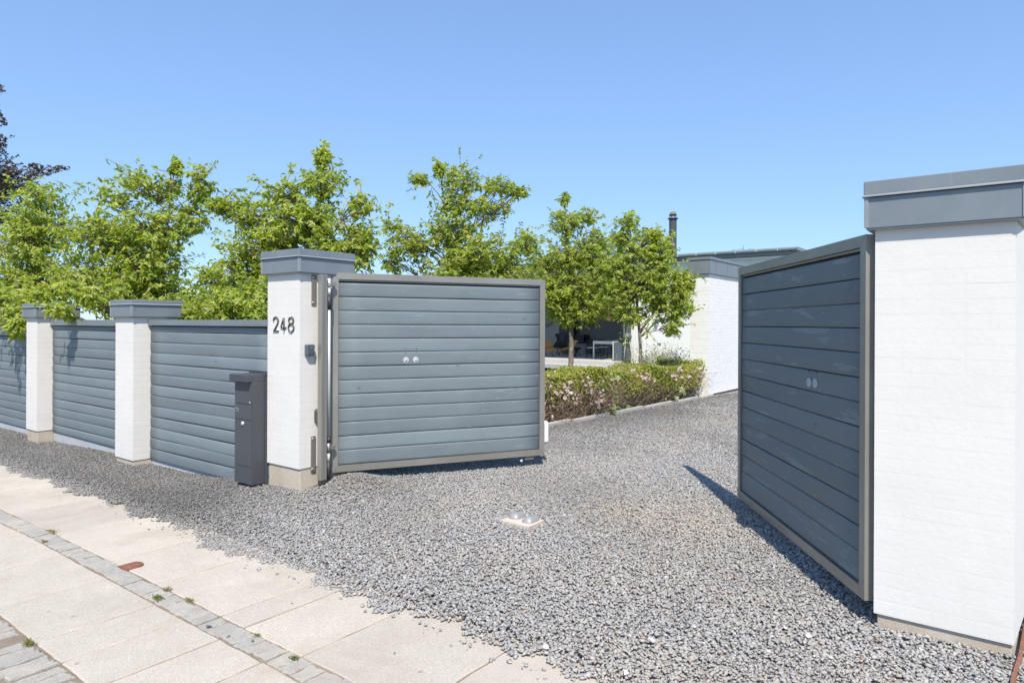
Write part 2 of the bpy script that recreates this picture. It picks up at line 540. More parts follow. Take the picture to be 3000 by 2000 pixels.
def zgrav_np(u, v):
    z = -0.018 * np.maximum(0.0, -5.2 - u) * (1 - npstep(6, 9, v))
    z = z + 0.05 * npstep(2.25, 3.5, v) * npstep(-6.0, -4.6, u) * (1 - .75 * npstep(-1.6, -.6, u) * (1 - npstep(4, 5, v))) + 0.012 * npstep(2.25, 2.5, v)
    z = z - 0.030 * npstep(2.6, 3.1, v) * npstep(-5.6, -6.6, u) * (1 - npstep(4, 5, v))
    z = z + 0.085 * np.exp(-((u + 4.45) / .30) ** 2 - ((v - 3.72) / .24) ** 2)
    return z + 0.012 * np.sin(u * 1.7 + v * .9) * np.sin(v * 1.3 - u * .4)

def sheet(name, mat, x0, x1, y0, y1, st, zf, keep=None):
    nx = max(1, round((x1 - x0) / st)); ny = max(1, round((y1 - y0) / st))
    xs = np.linspace(x0, x1, nx + 1); ys = np.linspace(y0, y1, ny + 1)
    m = MB()
    m.v = [(x, y, zf(x, y)) for y in ys for x in xs]
    for j in range(ny):
        for i in range(nx):
            if keep and not keep((xs[i] + xs[i + 1]) / 2, (ys[j] + ys[j + 1]) / 2): continue
            a = j * (nx + 1) + i
            m.f.append((a, a + 1, a + nx + 2, a + nx + 1)); m.sm.append(True)
    return m.build(name, mat, kind='structure')

big = MB()
big.add([(-900, -900, -0.62), (900, -900, -0.62), (900, 900, -0.62), (-900, 900, -0.62)], [(0, 1, 2, 3)])
big.build("ground", M_lawn, kind='structure')
sheet("driveway", M_gravelbed, -16, 6, 2.36, 40.16, 0.2, lambda x, y: zgrav(x, y) - 0.012 - .06 * (1 - sstep(2.36, 2.5, y)),
      lambda x, y: (y < 3.5) or (x > -4.98))
sheet("lawn", M_lawn, -45, -5.1, 3.5, 60, 0.8, lambda x, y: -0.40 if y > 4.6 else -0.16)
sheet("planting_bed", M_soil, -7.9, -4.9, 6.9, 22, 0.2, lambda x, y: (-.06 if x > -5.05 + .06 * max(0, y - 7.4) else 0.055) + 0.02 * math.sin(3 * x + 2 * y))
sheet("road", M_road, -30, 12, -9, 0.18, 1.0, lambda x, y: fall(x) - 0.02)
sidewalk = sheet("sidewalk", M_sand, -18, 5, 0.1, 2.75, 0.25, lambda x, y: fall(x) - 0.0065)

# ------------------------------------------------------------------ paving slabs
def slab_piece(u0, u1, v0, v1, h=0.05, jit=0.0, c=0.004, tilt=0.003, dome=0.0, seg=4):
    """one slab: a top with slightly wandering arrises, bevelled edges and a skirt"""
    ring = []
    for (a, b) in (((u0, v0), (u1, v0)), ((u1, v0), (u1, v1)), ((u1, v1), (u0, v1)), ((u0, v1), (u0, v0))):
        for k in range(seg):
            t = k / seg
            ring.append((a[0] + (b[0] - a[0]) * t + R.uniform(-jit, jit), a[1] + (b[1] - a[1]) * t + R.uniform(-jit, jit)))
    cx, cy = (u0 + u1) / 2, (v0 + v1) / 2
    tx, ty, tz = R.uniform(-tilt, tilt), R.uniform(-tilt, tilt), R.uniform(-tilt, tilt) * 0.5
    zt = lambda x, y: fall(x) + tz + tx * (x - cx) + ty * (y - cy)
    n = len(ring)
    vs = []
    for (x, y) in ring: vs.append((x, y, zt(x, y) - h))
    for (x, y) in ring: vs.append((x, y, zt(x, y) - c * 1.2))
    for (x, y) in ring:
        l = math.hypot(x - cx, y - cy); k = 1 - c * 1.3 / l
        vs.append((cx + (x - cx) * k, cy + (y - cy) * k, zt(x, y) + (dome * 0.35)))
    fs = []
    for lv in (0, 1):
        for k in range(n):
            k2 = (k + 1) % n
            fs.append((lv * n + k, lv * n + k2, (lv + 1) * n + k2, (lv + 1) * n + k))
    m = MB()
    if dome:
        vs.append((cx, cy, zt(cx, cy) + dome))
        for k in range(n): fs.append((2 * n + k, 2 * n + (k + 1) % n, 3 * n))
        m.add(vs, fs, True)
    else:
        fs.append(tuple(range(2 * n, 3 * n)))
        m.add(vs, fs)
    return m

g = 0.0052
upper = [-12.2, -11.55, -10.9, -10.25, -9.6, -8.95, -8.3, -7.66, -7.02, -6.055, -5.14, -4.34, -3.76, -3.10, -2.897, -2.452, -1.787, -1.15, -0.5, 0.14, 0.8]
lower = [-9.4, -8.76, -8.1, -7.45, -6.8, -6.15, -5.36, -4.69, -4.08, -3.495, -3.205, -2.88, -2.545, -1.9, -1.28, -0.64, 0.0, 0.64]
for a, b in zip(upper[:-1], upper[1:]):
    slab_piece(a + g, b - g, 1.757, 2.44, jit=0.0028, seg=8).build("paving_slab", M_slab, sidewalk)
for a, b in zip(lower[:-1], lower[1:]):
    slab_piece(a + g, b - g, 1.108, 1.622, jit=0.0028, seg=8).build("paving_slab", M_slab, sidewalk)
# row of narrow granite setts between the two slab rows
u = -8.0
while u < -0.6:
    w = R.uniform(0.055, 0.125)
    slab_piece(u + 0.003, u + w - 0.003, 1.632 + R.uniform(0, .006), 1.749 - R.uniform(0, .006), jit=0.006, c=0.003, tilt=0.010, dome=0.0, seg=4).build("granite_sett", M_sett, sidewalk)
    u += w
# setts along the roadway
for row, (va, vb, ua, ub) in enumerate(((0.905, 1.096, -5.3, -2.1), (0.715, 0.895, -4.8, -2.1), (0.52, 0.705, -4.2, -2.1))):
    u = ua
    while u < ub:
        w = R.uniform(0.06, 0.11)
        slab_piece(u + 0.004, u + w - 0.004, va + R.uniform(0, .010), vb - R.uniform(0, .010), jit=0.008, c=0.005, tilt=0.02, dome=0.0, seg=4).build("granite_sett", M_sett, sidewalk)
        u += w

# cast cover let into a slab
t = thing("valve_cover", "small red brown cast cover let into the pale slab beside the sett strip", "cover", (-4.15, 1.785, fall(-4.15)))
m = MB()
poly = [(-0.052, -0.055), (0.052, -0.055)] + [(0.052 * math.cos(a), 0.03 + 0.034 * math.sin(a)) for a in np.linspace(0, math.pi, 9)]
m.prism([(-4.148 + x, 1.79 + y) for x, y in poly], fall(-4.15) - 0.02, fall(-4.15) + 0.006)
m.build("lid", M_cover, t)
m = MB()
m.tube([(-4.19, 1.742, 0.0065), (-4.192, 1.80, 0.0065), (-4.18, 1.835, 0.0065)], 0.0013, 4)
m.tube([(-4.18, 1.75, 0.0065), (-4.125, 1.83, 0.0065), (-4.13, 1.76, 0.0065)], 0.0013, 4)
m.build("raised_line", M_coverline, t)

# kerb between the driveway and the planting bed
kerb = thing("kerb", "low pale concrete edging strip along the foot of the rose hedge", "kerb", (-5.01, 9, 0.03))
v = 4.0
while v < 12.6:
    L = min(1.0, 12.60 - v)
    if L < 0.1: break
    dz = R.uniform(-.004, .004)
    k_ = .068 * max(0.0, v + .5 - 7.4)
    MB().box(-5.075 + k_, -5.005 + k_, v + .003, v + L - .003, -0.15, 0.105 + dz, 0.006, jit=.0015).build("edging_stone", M_kerb, kerb)
    v += L


# ================================================================== painted brick pillars
BRICK_CACHE = {}

def brick_mesh(l, w, h, var, ch, mat):
    key = (round(l, 3), round(w, 3), var, ch)
    if key not in BRICK_CACHE:
        m = MB()
        m.box(-l / 2, l / 2, -w / 2, w / 2, -h / 2, h / 2, ch, jit=.0001)
        BRICK_CACHE[key] = m.mesh("brick", mat)
    return BRICK_CACHE[key]

def tile(a, b, first):
    """cuts the run a..b into brick lengths"""
    out = []; x = a
    L = first
    while x < b - 1e-6:
        e = min(b, x + L)
        if b - e < 0.05: e = b
        out.append((x, e)); x = e + 0.010; L = 0.228
    return out

def brick_pillar(label, u0, u1, v0, v1, z0, z1, zb, group, relief=0.0006, ch=0.0, splay=0.0, u_base=0.012, g=0.00025):
    t = thing("brick_pillar", label, "pillar", ((u0 + u1) / 2, (v0 + v1) / 2, zb), 0, group)
    W = WM[t.name].inverted()
    core = MB()
    core.prism([(u0 + relief, v0 + relief), (u1 - (0 if splay else relief), v0 + relief), (u1 - relief + splay, v1 - relief), (u0 + relief, v1 - relief)], z0, z1)
    core.build("mortar_core", M_mortar, t)
    nc = int(round((z1 - z0) / 0.0667)); hc = (z1 - z0) / nc
    for c in range(nc):
        zc = z0 + (c + 0.5) * hc
        h = hc - 0.011
        runs = []
        if c % 2 == 0:
            for a, b in tile(u0, u1, 0.228 if (c // 2) % 2 == 0 else 0.108): runs.append(('s', a, b))
            for a, b in ([] if splay else tile(v0 + 0.119, v1, 0.108)): runs.append(('r', a, b))
        else:
            for a, b in ([] if splay else tile(v0, v1, 0.228)): runs.append(('r', a, b))
            for a, b in tile(u0, u1 - (0 if splay else 0.119), 0.108): runs.append(('s', a, b))
        for kind, a, b in runs:
            d = R.gauss(0, g)
            var = R.randrange(5)
            if kind == 's':
                me = brick_mesh(b - a, 0.108, h, var, ch, M_white)
                p = ((a + b) / 2, v0 + 0.054 + d, zc)
            else:
                me = brick_mesh(0.108, b - a, h, var, ch, M_white)
                p = (u1 - 0.054 - d + splay * ((a + b) / 2 - v0) / (v1 - v0), (a + b) / 2, zc)
            o = link("brick", me, t, loc=W @ Vector(p))
            if kind == 'r' and splay: o.rotation_euler = (0, 0, -math.atan(splay / (v1 - v0)))
    # bare concrete foot under the paint, a touch narrower
    MB().box(u0 + u_base, u1 - u_base * 0.6, v0 + u_base, v1 - 0.01, zb - 0.25, z0 - 0.002, 0.004).build("concrete_foot", M_base, t)
    return t

def zinc_cap(t, u0, u1, v0, v1, z0, zl, z1, ov=0.036, seams=()):
    """sheet metal cap: fascia, coping band with a drip lip, corner strips"""
    MB().box(u0 - ov, u1 + ov, v0 - ov, v1 + ov, z0, zl, 0.003).build("fascia", M_zinc, t)
    a = ov + 0.007
    MB().box(u0 - a, u1 + a, v0 - a, v1 + a, zl + .0105, z1, 0.003).build("coping", M_zinc, t)
    lip = MB(); b = a + 0.007
    pts_o = [(u0 - b, v0 - b), (u1 + b, v0 - b), (u1 + b, v1 + b), (u0 - b, v1 + b)]
    pts_i = [(u0 - a + .002, v0 - a + .002), (u1 + a - .002, v0 - a + .002), (u1 + a - .002, v1 + a - .002), (u0 - a + .002, v1 + a - .002)]
    vs = [(x, y, zl + .001) for x, y in pts_o] + [(x, y, zl + .005) for x, y in pts_o] + [(x, y, zl + 0.0135) for x, y in pts_i] + [(x, y, zl + .0010) for x, y in pts_i]
    fs = []
    for k in range(4):
        k2 = (k + 1) % 4
        fs += [(k, k2, 4 + k2, 4 + k), (4 + k, 4 + k2, 8 + k2, 8 + k), (8 + k, 8 + k2, 12 + k2, 12 + k), (12 + k, 12 + k2, k2, k)]
    lip.add(vs, fs); lip.build("drip_lip", M_zinc_light, t)
    # soffit sheet closing the gap under the fascia
    MB().box(u0 - ov + .004, u1 + ov - .004, v0 - ov + .004, v1 + ov - .004, z0 - .006, z0 - .0005).build("soffit", M_zinc, t)
    for su in ('l', 'r'):
        for ax in ('s', 'r'):
            if su == 'l' and ax == 'r': continue
            w = 0.018; e = ov + 0.005
            if ax == 's':
                x0 = u0 - e if su == 'l' else u1 + e - w
                MB().box(x0, x0 + w, v0 - e, v0 - ov + .001, z0 + .003, zl - .002, .001).build("corner_strip", M_zinc_light, t)
            else:
                MB().box(u1 + ov - .001, u1 + e, v0 - ov + .002, v0 - ov + w, z0 + .003, zl - .002, .001).build("corner_strip", M_zinc_light, t)

P1 = brick_pillar("white painted brick fence pillar with yellow stained foot, second from the left edge", -10.35, -9.972, 3.157, 3.60, 0.035, 1.489, -0.09, "white brick fence pillars")
zinc_cap(P1, -10.35, -9.972, 3.157, 3.60, 1.489, 1.612, 1.665)
P2 = brick_pillar("white painted brick fence pillar between the two plank panels, nearer one", -7.705, -7.287, 3.157, 3.60, 0.0, 1.484, -0.05, "white brick fence pillars")
zinc_cap(P2, -7.705, -7.287, 3.157, 3.60, 1.488, 1.612, 1.665)
P3 = brick_pillar("tall white painted brick gate pillar carrying the house number", -5.125, -4.67, 3.31, 3.80, 0.238, 1.838, 0.0, "white brick gate pillars", ch=0.0, relief=0.0004, g=0.0001)
zinc_cap(P3, -5.125, -4.67, 3.31, 3.80, 1.843, 1.968, 2.034)
PR = brick_pillar("large white painted gate pillar at the right edge of the driveway", -0.540, -0.010, 3.55, 4.05, 0.078, 1.879, 0.02, "white brick gate pillars", relief=0.0002, ch=0.0, splay=0.045, g=0.0001)
zinc_cap(PR, -0.540, -0.010, 3.55, 4.05, 1.885, 2.030, 2.105)
# leftmost pillar, of which only the cap reaches into the picture
P0 = thing("brick_pillar", "white fence pillar at the left picture edge, only its grey cap showing", "pillar", (-12.77, 3.38, -0.13), 0, "white brick fence pillars")
MB().box(-12.97, -12.575, 3.157, 3.60, -0.1, 1.25, .004).build("brickwork", M_house, P0)
zinc_cap(P0, -12.97, -12.575, 3.157, 3.60, 1.252, 1.395, 1.447)


# ================================================================== boards
def board(L, h, y0, th=0.026, warp=0.004, bulge=0.0035, seg=10, seedoff=0.0, taper=0.0):
    """planed board lying along x, front at y0 - bulge, its lower edge at z=0"""
    prof = [(th, 0.0), (0.0035, 0.0), (0.0010, 0.0018), (-bulge * .35, h * .10), (-bulge * .9, h * .32), (-bulge, h * .5), (-bulge * .9, h * .68), (-bulge * .35, h * .90), (0.0010, h - .0018), (0.0035, h), (th, h)]
    n = len(prof)
    a, b, ph = R.uniform(-warp, warp), R.uniform(-warp, warp) * .5, R.uniform(0, 6)
    cup = R.uniform(0.5, 1.5)
    tl = R.uniform(-.0025, .0025)
    vs = []; fs = []; sm = []
    for i in range(seg + 1):
        t = i / seg; x = t * L
        dz = a * math.sin(t * math.pi) + b * math.sin(t * 2 * math.pi + ph) + taper * t
        dy = 0.002 * math.sin(t * 3.1 + ph)
        for (y, z) in prof:
            yy = y if y >= 0.001 else y * cup
            vs.append((x, y0 + yy + dy + tl * (z / h - .5) * 2, z + dz))
    m = MB()
    for i in range(seg):
        for k in range(n):
            k2 = (k + 1) % n
            m.f.append((i * n + k, (i + 1) * n + k, (i + 1) * n + k2, i * n + k2)[::-1])
            m.sm.append(1 < k < 8)
    m.v = vs
    m.f.append(tuple(range(n))[::-1]); m.f.append(tuple(range(seg * n, seg * n + n)))
    m.sm += [False, False]
    m.f = [f[::-1] for f in m.f]
    return m

def fence(label, u0, u1, ztop, zcop, zlines, zplinth, seams):
    t = thing("plank_fence", label, "fence", ((u0 + u1) / 2, 3.35, zplinth), 0, "slate painted plank fence panels")
    W = WM[t.name].inverted()
    for i in range(len(zlines) - 1):
        zt, zb = zlines[i], zlines[i + 1]
        m = board(u1 - u0, zt - zb - 0.0038, 0.0, warp=0.0035, bulge=.0024, taper=R.uniform(-.003, .003))
        o = m.build("board", M_board_fence)
        o.parent = t; o.location = W @ Vector((u0, 3.33, zb + 0.0019))
    # backing posts behind the boards, two per panel
    for x in (u0 + 0.05, (u0 + u1) / 2, u1 - 0.05):
        MB().box(x - .04, x + .04, 3.357, 3.44, zplinth, zcop, 0).build("rail_post", M_board_fence, t)
    MB().box(u0, u1, 3.3571, 3.385, zlines[-1], zcop).build("backing_sheet", M_dark, t)
    xs = [u0] + seams + [u1]
    for a, b in zip(xs[:-1], xs[1:]):
        m = MB()
        d = R.uniform(-.0012, .0012)
        m.box(a + .0015, b - .0015, 3.300 + d, 3.47, zcop + .012, ztop + d, .002)
        m.box(a + .0015, b - .0015, 3.293 + d, 3.306, zcop, zcop + .0115, .002)
        m.build("coping_sheet", M_zinc, t)
    MB().box(u0, u1, 3.345, 3.45, zplinth - .15, zlines[-1] - .002, .003).build("plinth", M_plinth, t)
    return t

lines = [1.392] + [1.333 - 0.1113 * k for k in range(13)]
fence("slate plank fence panel right of the nearer fence pillar, with the letterbox", -7.283, -5.118, 1.457, 1.400, lines, -0.06, [-6.76, -6.53, -6.27, -6.04, -5.80, -5.52])
lines = [1.385] + [1.333 - 0.1113 * k for k in range(12)] + [0.012]
fence("slate plank fence panel between the two white fence pillars, dappled by leaf shadow", -9.968, -7.709, 1.457, 1.388, lines, -0.10, [-9.3, -8.7, -8.25])
lines = [1.228] + [1.182 - 0.1113 * k for k in range(12)]
fence("slate plank fence panel at the left picture edge under overhanging leaves", -12.571, -10.354, 1.295, 1.236, lines, -0.14, [-11.8, -11.3])


# ================================================================== house number, intercom, bell
def digit(name, pts, u0, z0, w, h, t):
    m = MB()
    P = [(u0 + x * w, 3.3035, z0 + z * h) for x, z in pts]
    m.tube(P, 0.0062, 8)
    return m

num = thing("house_number", "bronze house number 248 standing off the white gate pillar", "house number", (-4.885, 3.30, 1.42))
two = [(0.04, .72), (.06, .82), (.18, .94), (.40, 1.0), (.65, .98), (.86, .88), (.94, .74), (.86, .58), (.60, .36), (.25, .12), (.05, 0.02), (0.5, .02), (1.0, .02)]
four = [(.62, -.02), (.62, .45), (.62, .98)]
four_b = [(.62, .98), (.35, .64), (.05, .26), (.5, .26), (1.0, .26)]
eight = [(.5 + .40 * math.cos(a), .76 + .24 * math.sin(a)) for a in np.linspace(-math.pi / 2, 1.5 * math.pi, 17)]
eight_b = [(.5 + .48 * math.cos(a), .26 + .27 * math.sin(a)) for a in np.linspace(math.pi / 2, 2.5 * math.pi, 17)]
d2 = digit("two", two, -5.035, 1.360, .078, .120, num)
d2.build("digit", M_bronze, num, label="bronze digit 2")
d4 = digit("four", four, -4.930, 1.360, .078, .120, num)
d4.tube([(-4.930 + x * .078, 3.3035, 1.360 + z * .120) for x, z in four_b], .0062, 8)
d4.build("digit", M_bronze, num, label="bronze digit 4")
d8 = digit("eight", eight, -4.822, 1.360, .080, .120, num)
d8.tube([(-4.822 + x * .080, 3.3035, 1.360 + z * .120) for x, z in eight_b], .0062, 8)
d8.build("digit", M_bronze, num, label="bronze digit 8")
for (x, z) in ((-5.03, 1.365), (-4.962, 1.37), (-4.882, 1.475), (-4.882, 1.362), (-4.782, 1.48), (-4.782, 1.36)):
    MB().lathe((x, 3.2975, z), [(0, -.003), (.005, -.002), (.005, .03)], 8, 'Y').build("screw", M_silver, num)

ic = thing("intercom", "blue grey key reader box on the right face of the numbered pillar", "intercom", (-4.66, 3.39, 1.21))
m = MB(); m.box(-4.671, -4.630, 3.352, 3.428, 1.162, 1.256, .007); m.build("housing", M_plasticgrey, ic)
m = MB(); m.add([(-4.632, 3.358, 1.246), (-4.632, 3.422, 1.246), (-4.632, 3.416, 1.172), (-4.632, 3.364, 1.172), (-4.622, 3.358, 1.246), (-4.622, 3.422, 1.246), (-4.628, 3.416, 1.172), (-4.628, 3.364, 1.172)],
                [(4, 7, 6, 5), (0, 4, 5, 1), (1, 5, 6, 2), (2, 6, 7, 3), (3, 7, 4, 0)])
m.build("front_plate", M_plasticgrey, ic)
m = MB()
for k in range(6): m.box(-4.6232, -4.6222, 3.378 + .0045 * k, 3.3812 + .0045 * k, 1.2295, 1.2325)
m.build("print", M_print, ic)
db = thing("photocell", "slim dark oval photocell beside the steel gate post", "sensor", (-4.655, 3.49, 0.65))
m = MB()
prof = [(.026 * math.cos(a), .026 * math.sin(a) + (.036 if math.sin(a) > 0 else -.036)) for a in np.linspace(0, 2 * math.pi, 25)[:-1]]
n = len(prof)
vs = [(-4.671, 3.478 + y, .655 + z) for y, z in prof] + [(-4.636, 3.478 + y, .655 + z) for y, z in prof] + [(-4.628, 3.478 + y * .8, .655 + z * .92) for y, z in prof]
fs = [(k, (k + 1) % n, n + (k + 1) % n, n + k) for k in range(n)] + [(n + k, n + (k + 1) % n, 2 * n + (k + 1) % n, 2 * n + k) for k in range(n)] + [tuple(range(2 * n, 3 * n))]
m.add(vs, fs); m.build("housing", M_plasticdark, db)
MB().lathe((-4.630, 3.480, .672), [(.012, 0), (.012, .003), (.009, .006), (0, .007)], 14, 'X').build("lens", M_black, db)

# ================================================================== letterbox
mb = thing("letterbox", "tall anthracite letterbox standing against the plank fence beside the numbered pillar", "letterbox", (-5.28, 3.25, 0.05))
x0, x1 = -5.412, -5.150 ; zb, zt = 0.058, 0.992
MB().box(x0, x1, 3.185, 3.325, zb, zt - .060, .003).build("body", M_anthra, mb)
MB().box(x0 + .003, x1 - .003, 3.182, 3.325, zt - .0595, zt - .001, .003).build("hood_rear", M_anthra, mb)
MB().box(x0 - .002, x1 + .000, 3.128, 3.1815, zt - .060, zt, .003).build("hood", M_anthra, mb)
def front(z0, z1, name, mat=M_anthra2):
    return MB().box(x0 + .004, x1 - .004, 3.1775, 3.1845, z0, z1, .002).build(name, mat, mb)
front(0.742, 0.928, "flap"); front(0.607, 0.737, "name_panel"); front(0.210, 0.602, "door"); front(0.062, 0.205, "lower_panel")
lk = MB().lathe((-5.279, 3.1775, .572), [(0, -.014), (.010, -.013), (.017, -.008), (.017, .001)], 16, 'Y').build("lock", M_silver, mb)
MB().lathe((-5.176, 3.177, .756), [(0, -.004), (.007, -.003), (.007, 0)], 10, 'Y').build("button", M_silver, mb)
m = MB()
for zz_, segs in ((.707, ((.012, .022),)), (.693, ((.004, .055),)), (.683, ((.040, .052),)), (.672, ((.008, .034), (.050, .055)))):
    for a, b in segs:
        k = a
        while k < b:
            w = R.uniform(.002, .005)
            m.box(x0 + .012 + k, x0 + .012 + min(b, k + w), 3.1767, 3.1774, zz_ - .002, zz_ + .002); k += w + .0018
m.build("print", M_print, mb)
MB().box(x0 + .02, x1 + .020, 3.300, 3.326, zt - .010, zt + .010, .001).build("back_plate", M_anthra, mb)
MB().box(x1 + .0005, x1 + .020, 3.305, 3.326, zb - .05, zt - .011, .001).build("mounting_rail", M_anthra2, mb)


# ================================================================== gates
def gate(label, A, B, z0, z1, board_z, face, bolts, slot_h, near_steel=M_steel, group="steel framed plank gate leaves", holes=(), bmat=None):
    """A is the hinge end, B the free end; local x runs A to B, local -y is the side facing the camera (face=1) or +y (face=-1)"""
    L = math.hypot(B[0] - A[0], B[1] - A[1])
    rz = math.atan2(B[1] - A[1], B[0] - A[0])
    t = thing("gate_leaf", label, "gate", (A[0], A[1], z0), rz, group)
    Wm = WM[t.name]
    F = face
    def yb(a, b):      # depth interval from the visible face inward
        return (a, b) if F > 0 else (-b, -a)
    def lbox(m, xa, xb, d0, d1, za, zb, c=.003):
        y = yb(d0, d1); m.box(xa, xb, y[0], y[1], za, zb, c); return m
    def put(m, name, mat, label=None):
        me = m.mesh(name, mat); return link(name, me, t, label=label)
    H = z1 - z0; fw = 0.054; dp = 0.060
    tw = 0.056
    # mitred frame members
    def mitre(pts_out, pts_in, name):
        y = yb(0.0, dp); ya, yb2 = y
        m = MB()
        (o0, o1), (i0, i1) = pts_out, pts_in
        q = [o0, o1, i1, i0]
        vs = [(p[0], ya, p[1]) for p in q] + [(p[0], yb2, p[1]) for p in q]
        m.add(vs, [(0, 1, 2, 3), (7, 6, 5, 4), (0, 4, 5, 1), (1, 5, 6, 2), (2, 6, 7, 3), (3, 7, 4, 0)])
        put(m, name, near_steel)
    e = .0008
    mitre(((e, 0), (L - e, 0)), ((fw + e, tw), (L - fw - e, tw)), "bottom_rail")
    mitre(((L - e, H), (e, H)), ((L - fw - e, H - tw), (fw + e, H - tw)), "top_rail")
    mitre(((0, H - e), (0, e)), ((fw, H - tw - e), (fw, tw + e)), "stile")
    mitre(((L, e), (L, H - e)), ((L - fw, tw + e), (L - fw, H - tw - e)), "stile")
    # inner angle strip below the top rail and thin backing
    put(lbox(MB(), fw + .002, L - fw - .002, .016, .045, H - tw - .014, H - tw - .002, .001), "angle_strip", near_steel)
    put(lbox(MB(), fw + .001, L - fw - .001, .046, .052, tw + .002, H - tw - .003, 0), "backing_sheet", M_dark)
    for i in range(len(board_z) - 1):
        zt, zb = board_z[i] - z0, board_z[i + 1] - z0
        m = board(L - 2 * fw - .006, zt - zb - .0038, .012, th=.024, warp=.0022, bulge=.0010, taper=R.uniform(-.002, .002))
        if F < 0:
            m.v = [(x, -y, z) for x, y, z in m.v]; m.f = [f[::-1] for f in m.f]
        o = put(m, "board", bmat or M_board)
        o.location = (fw + .003, 0, zb + .0019)
    for (s, z) in bolts:
        m = MB()
        pr = [(.0, -.013), (.0075, -.011), (.008, -.004), (.009, -.003), (.026, -.002), (.0275, .001), (.0275, .004)]
        pr = [(r, h + .0085) for r, h in pr]
        if F < 0: pr = [(r, -h) for r, h in pr]
        m.lathe((s, 0, z - z0), pr, 22, 'Y', False)
        if F < 0: m.f = [f[::-1] for f in m.f]
        put(m, "bolt_washer", M_galv)
    # outline of a removed fitting over the bolts
    if bolts:
        cx = (bolts[0][0] + bolts[1][0]) / 2; cz = bolts[0][1] - z0 + .082
        y = yb(.0095, .0115)
        me = MB().lathe((0, 0, 0), [(0, 0), (.004, 0), (.004, .004 * F)], 8, 'Y').mesh("screw_hole", M_black)
        for dx in (-.05, .05):
            for dz in (-.017, .017):
                link("screw_hole", me, t, loc=(cx + dx, y[0] if F > 0 else y[1], cz + dz))
    me = MB().lathe((0, 0, 0), [(0, 0), (.0042, 0), (.0042, .003 * F)], 8, 'Y').mesh("rivet", M_dark)
    for s in holes:
        link("rivet", me, t, loc=(s, (-.0006 if F > 0 else .0006), .028))
    return t, L, put, lbox

pz = 0.1195
bz = [1.777 - pz * k for k in range(13)] + [0.219]
GL, LL, putL, lboxL = gate("slate plank gate leaf with steel frame hinged to the numbered pillar", (-4.653, 3.617), (-3.676, 5.394), 0.160, 1.862, bz, 1,
                           [(0.647, 1.106), (0.736, 1.107)], .02, holes=(.33, .38, 1.07, 1.12, 1.95))
m = lboxL(MB(), LL - .20, LL - .105, .02, .05, -.038, -.001, .002); putL(m, "bottom_bracket", M_steel)
m = MB().lathe((LL - .235, .03, -.045), [(0, -.012), (.013, -.012), (.013, .012), (0, .012)], 12, 'Y'); putL(m, "roller", M_silver)
m = lboxL(MB(), LL - .10, LL + .098, .085, .16, 0.09, 0.31, .02); putL(m, "drive_cover", M_whiteplast, "white plastic drive cover peeking out behind the free end")
bz = [1.783 - 0.1215 * k for k in range(13)] + [0.176]
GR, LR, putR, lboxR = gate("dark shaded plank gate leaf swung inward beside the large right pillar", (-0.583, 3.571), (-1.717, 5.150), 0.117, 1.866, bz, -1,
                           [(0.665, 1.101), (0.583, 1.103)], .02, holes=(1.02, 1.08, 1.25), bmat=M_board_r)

def gate_post(label, sign, cu, cv, z0, z1, au, face_u):
    t = thing("gate_post", label, "gate post", (cu, cv, z0), 0, "steel hinge posts of the gate")
    s = sign
    # folded channel: three ribs with grooves
    for k, (a, b, d) in enumerate(((-.031, -.006, 0.0), (-.005, .013, -.006), (.014, .031, -.003))):
        MB().box(cu - .022 + d, cu + .027 + d, cv + a, cv + b, z0, z1, .002).build("channel_rib", M_steel, t)
    MB().box(cu - .02, cu + .02, cv - .028, cv + .028, z0 - .035, z0 - .001, .004).build("foot", M_dark, t)
    for za, zb in ((z1 - .25, z1 - .005), (z0 + .07, z0 + .36)):
        br = MB().box(face_u + .0005 * s, face_u + .010 * s, cv - .055, cv - .010, za, zb, .001) if s > 0 else MB().box(face_u - .010, face_u - .0005, cv - .055, cv - .010, za, zb, .001)
        br = br.build("wall_plate", M_steel, t)
        for zz_ in (za + .02, zb - .02):
            MB().lathe((face_u + .010 * s, cv - .044, zz_), [(.008, 0), (.008, .005 * s), (0, .008 * s)], 6, 'X', False).build("bolt", M_silver, br)
    hu, hv = au
    def cyl(za, zb, r, name, mat): MB().lathe((hu, hv, 0), [(0, za), (r, za), (r, zb), (0, zb)], 16).build(name, mat, t)
    cyl(z1 - .105, z1 - .030, .017, "hinge_barrel", M_silver); cyl(z1 - .170, z1 - .110, .014, "hinge_barrel", M_paleframe)
    cyl(z1 - .285, z1 - .171, .021, "closer_end", M_dark); cyl(z0 + .345, z1 - .286, .0155, "closer_tube", M_silver)
    cyl(z0 + .300, z0 + .344, .020, "closer_end", M_dark)
    cyl(z0 + .215, z0 + .295, .018, "hinge_barrel", M_steel); cyl(z0 + .140, z0 + .212, .014, "hinge_barrel", M_paleframe)
    cyl(z0 + .0, z0 + .139, .019, "closer_end", M_dark)
    for za in (z1 - .09, z0 + .235):
        MB().box(min(hu, hu - .05 * s) , max(hu, hu - .05 * s), hv + .012, hv + .075, za, za + .035, .002).build("hinge_leaf", M_steel, t)
    return t

gate_post("ribbed steel hinge post bolted to the numbered pillar", 1, -4.590, 3.472, 0.135, 1.832, (-4.597, 3.541), -4.67)
gate_post("steel hinge post between the shaded gate leaf and the large right pillar", -1, -0.586, 3.70, 0.13, 1.845, (-0.583, 3.640), -0.54)

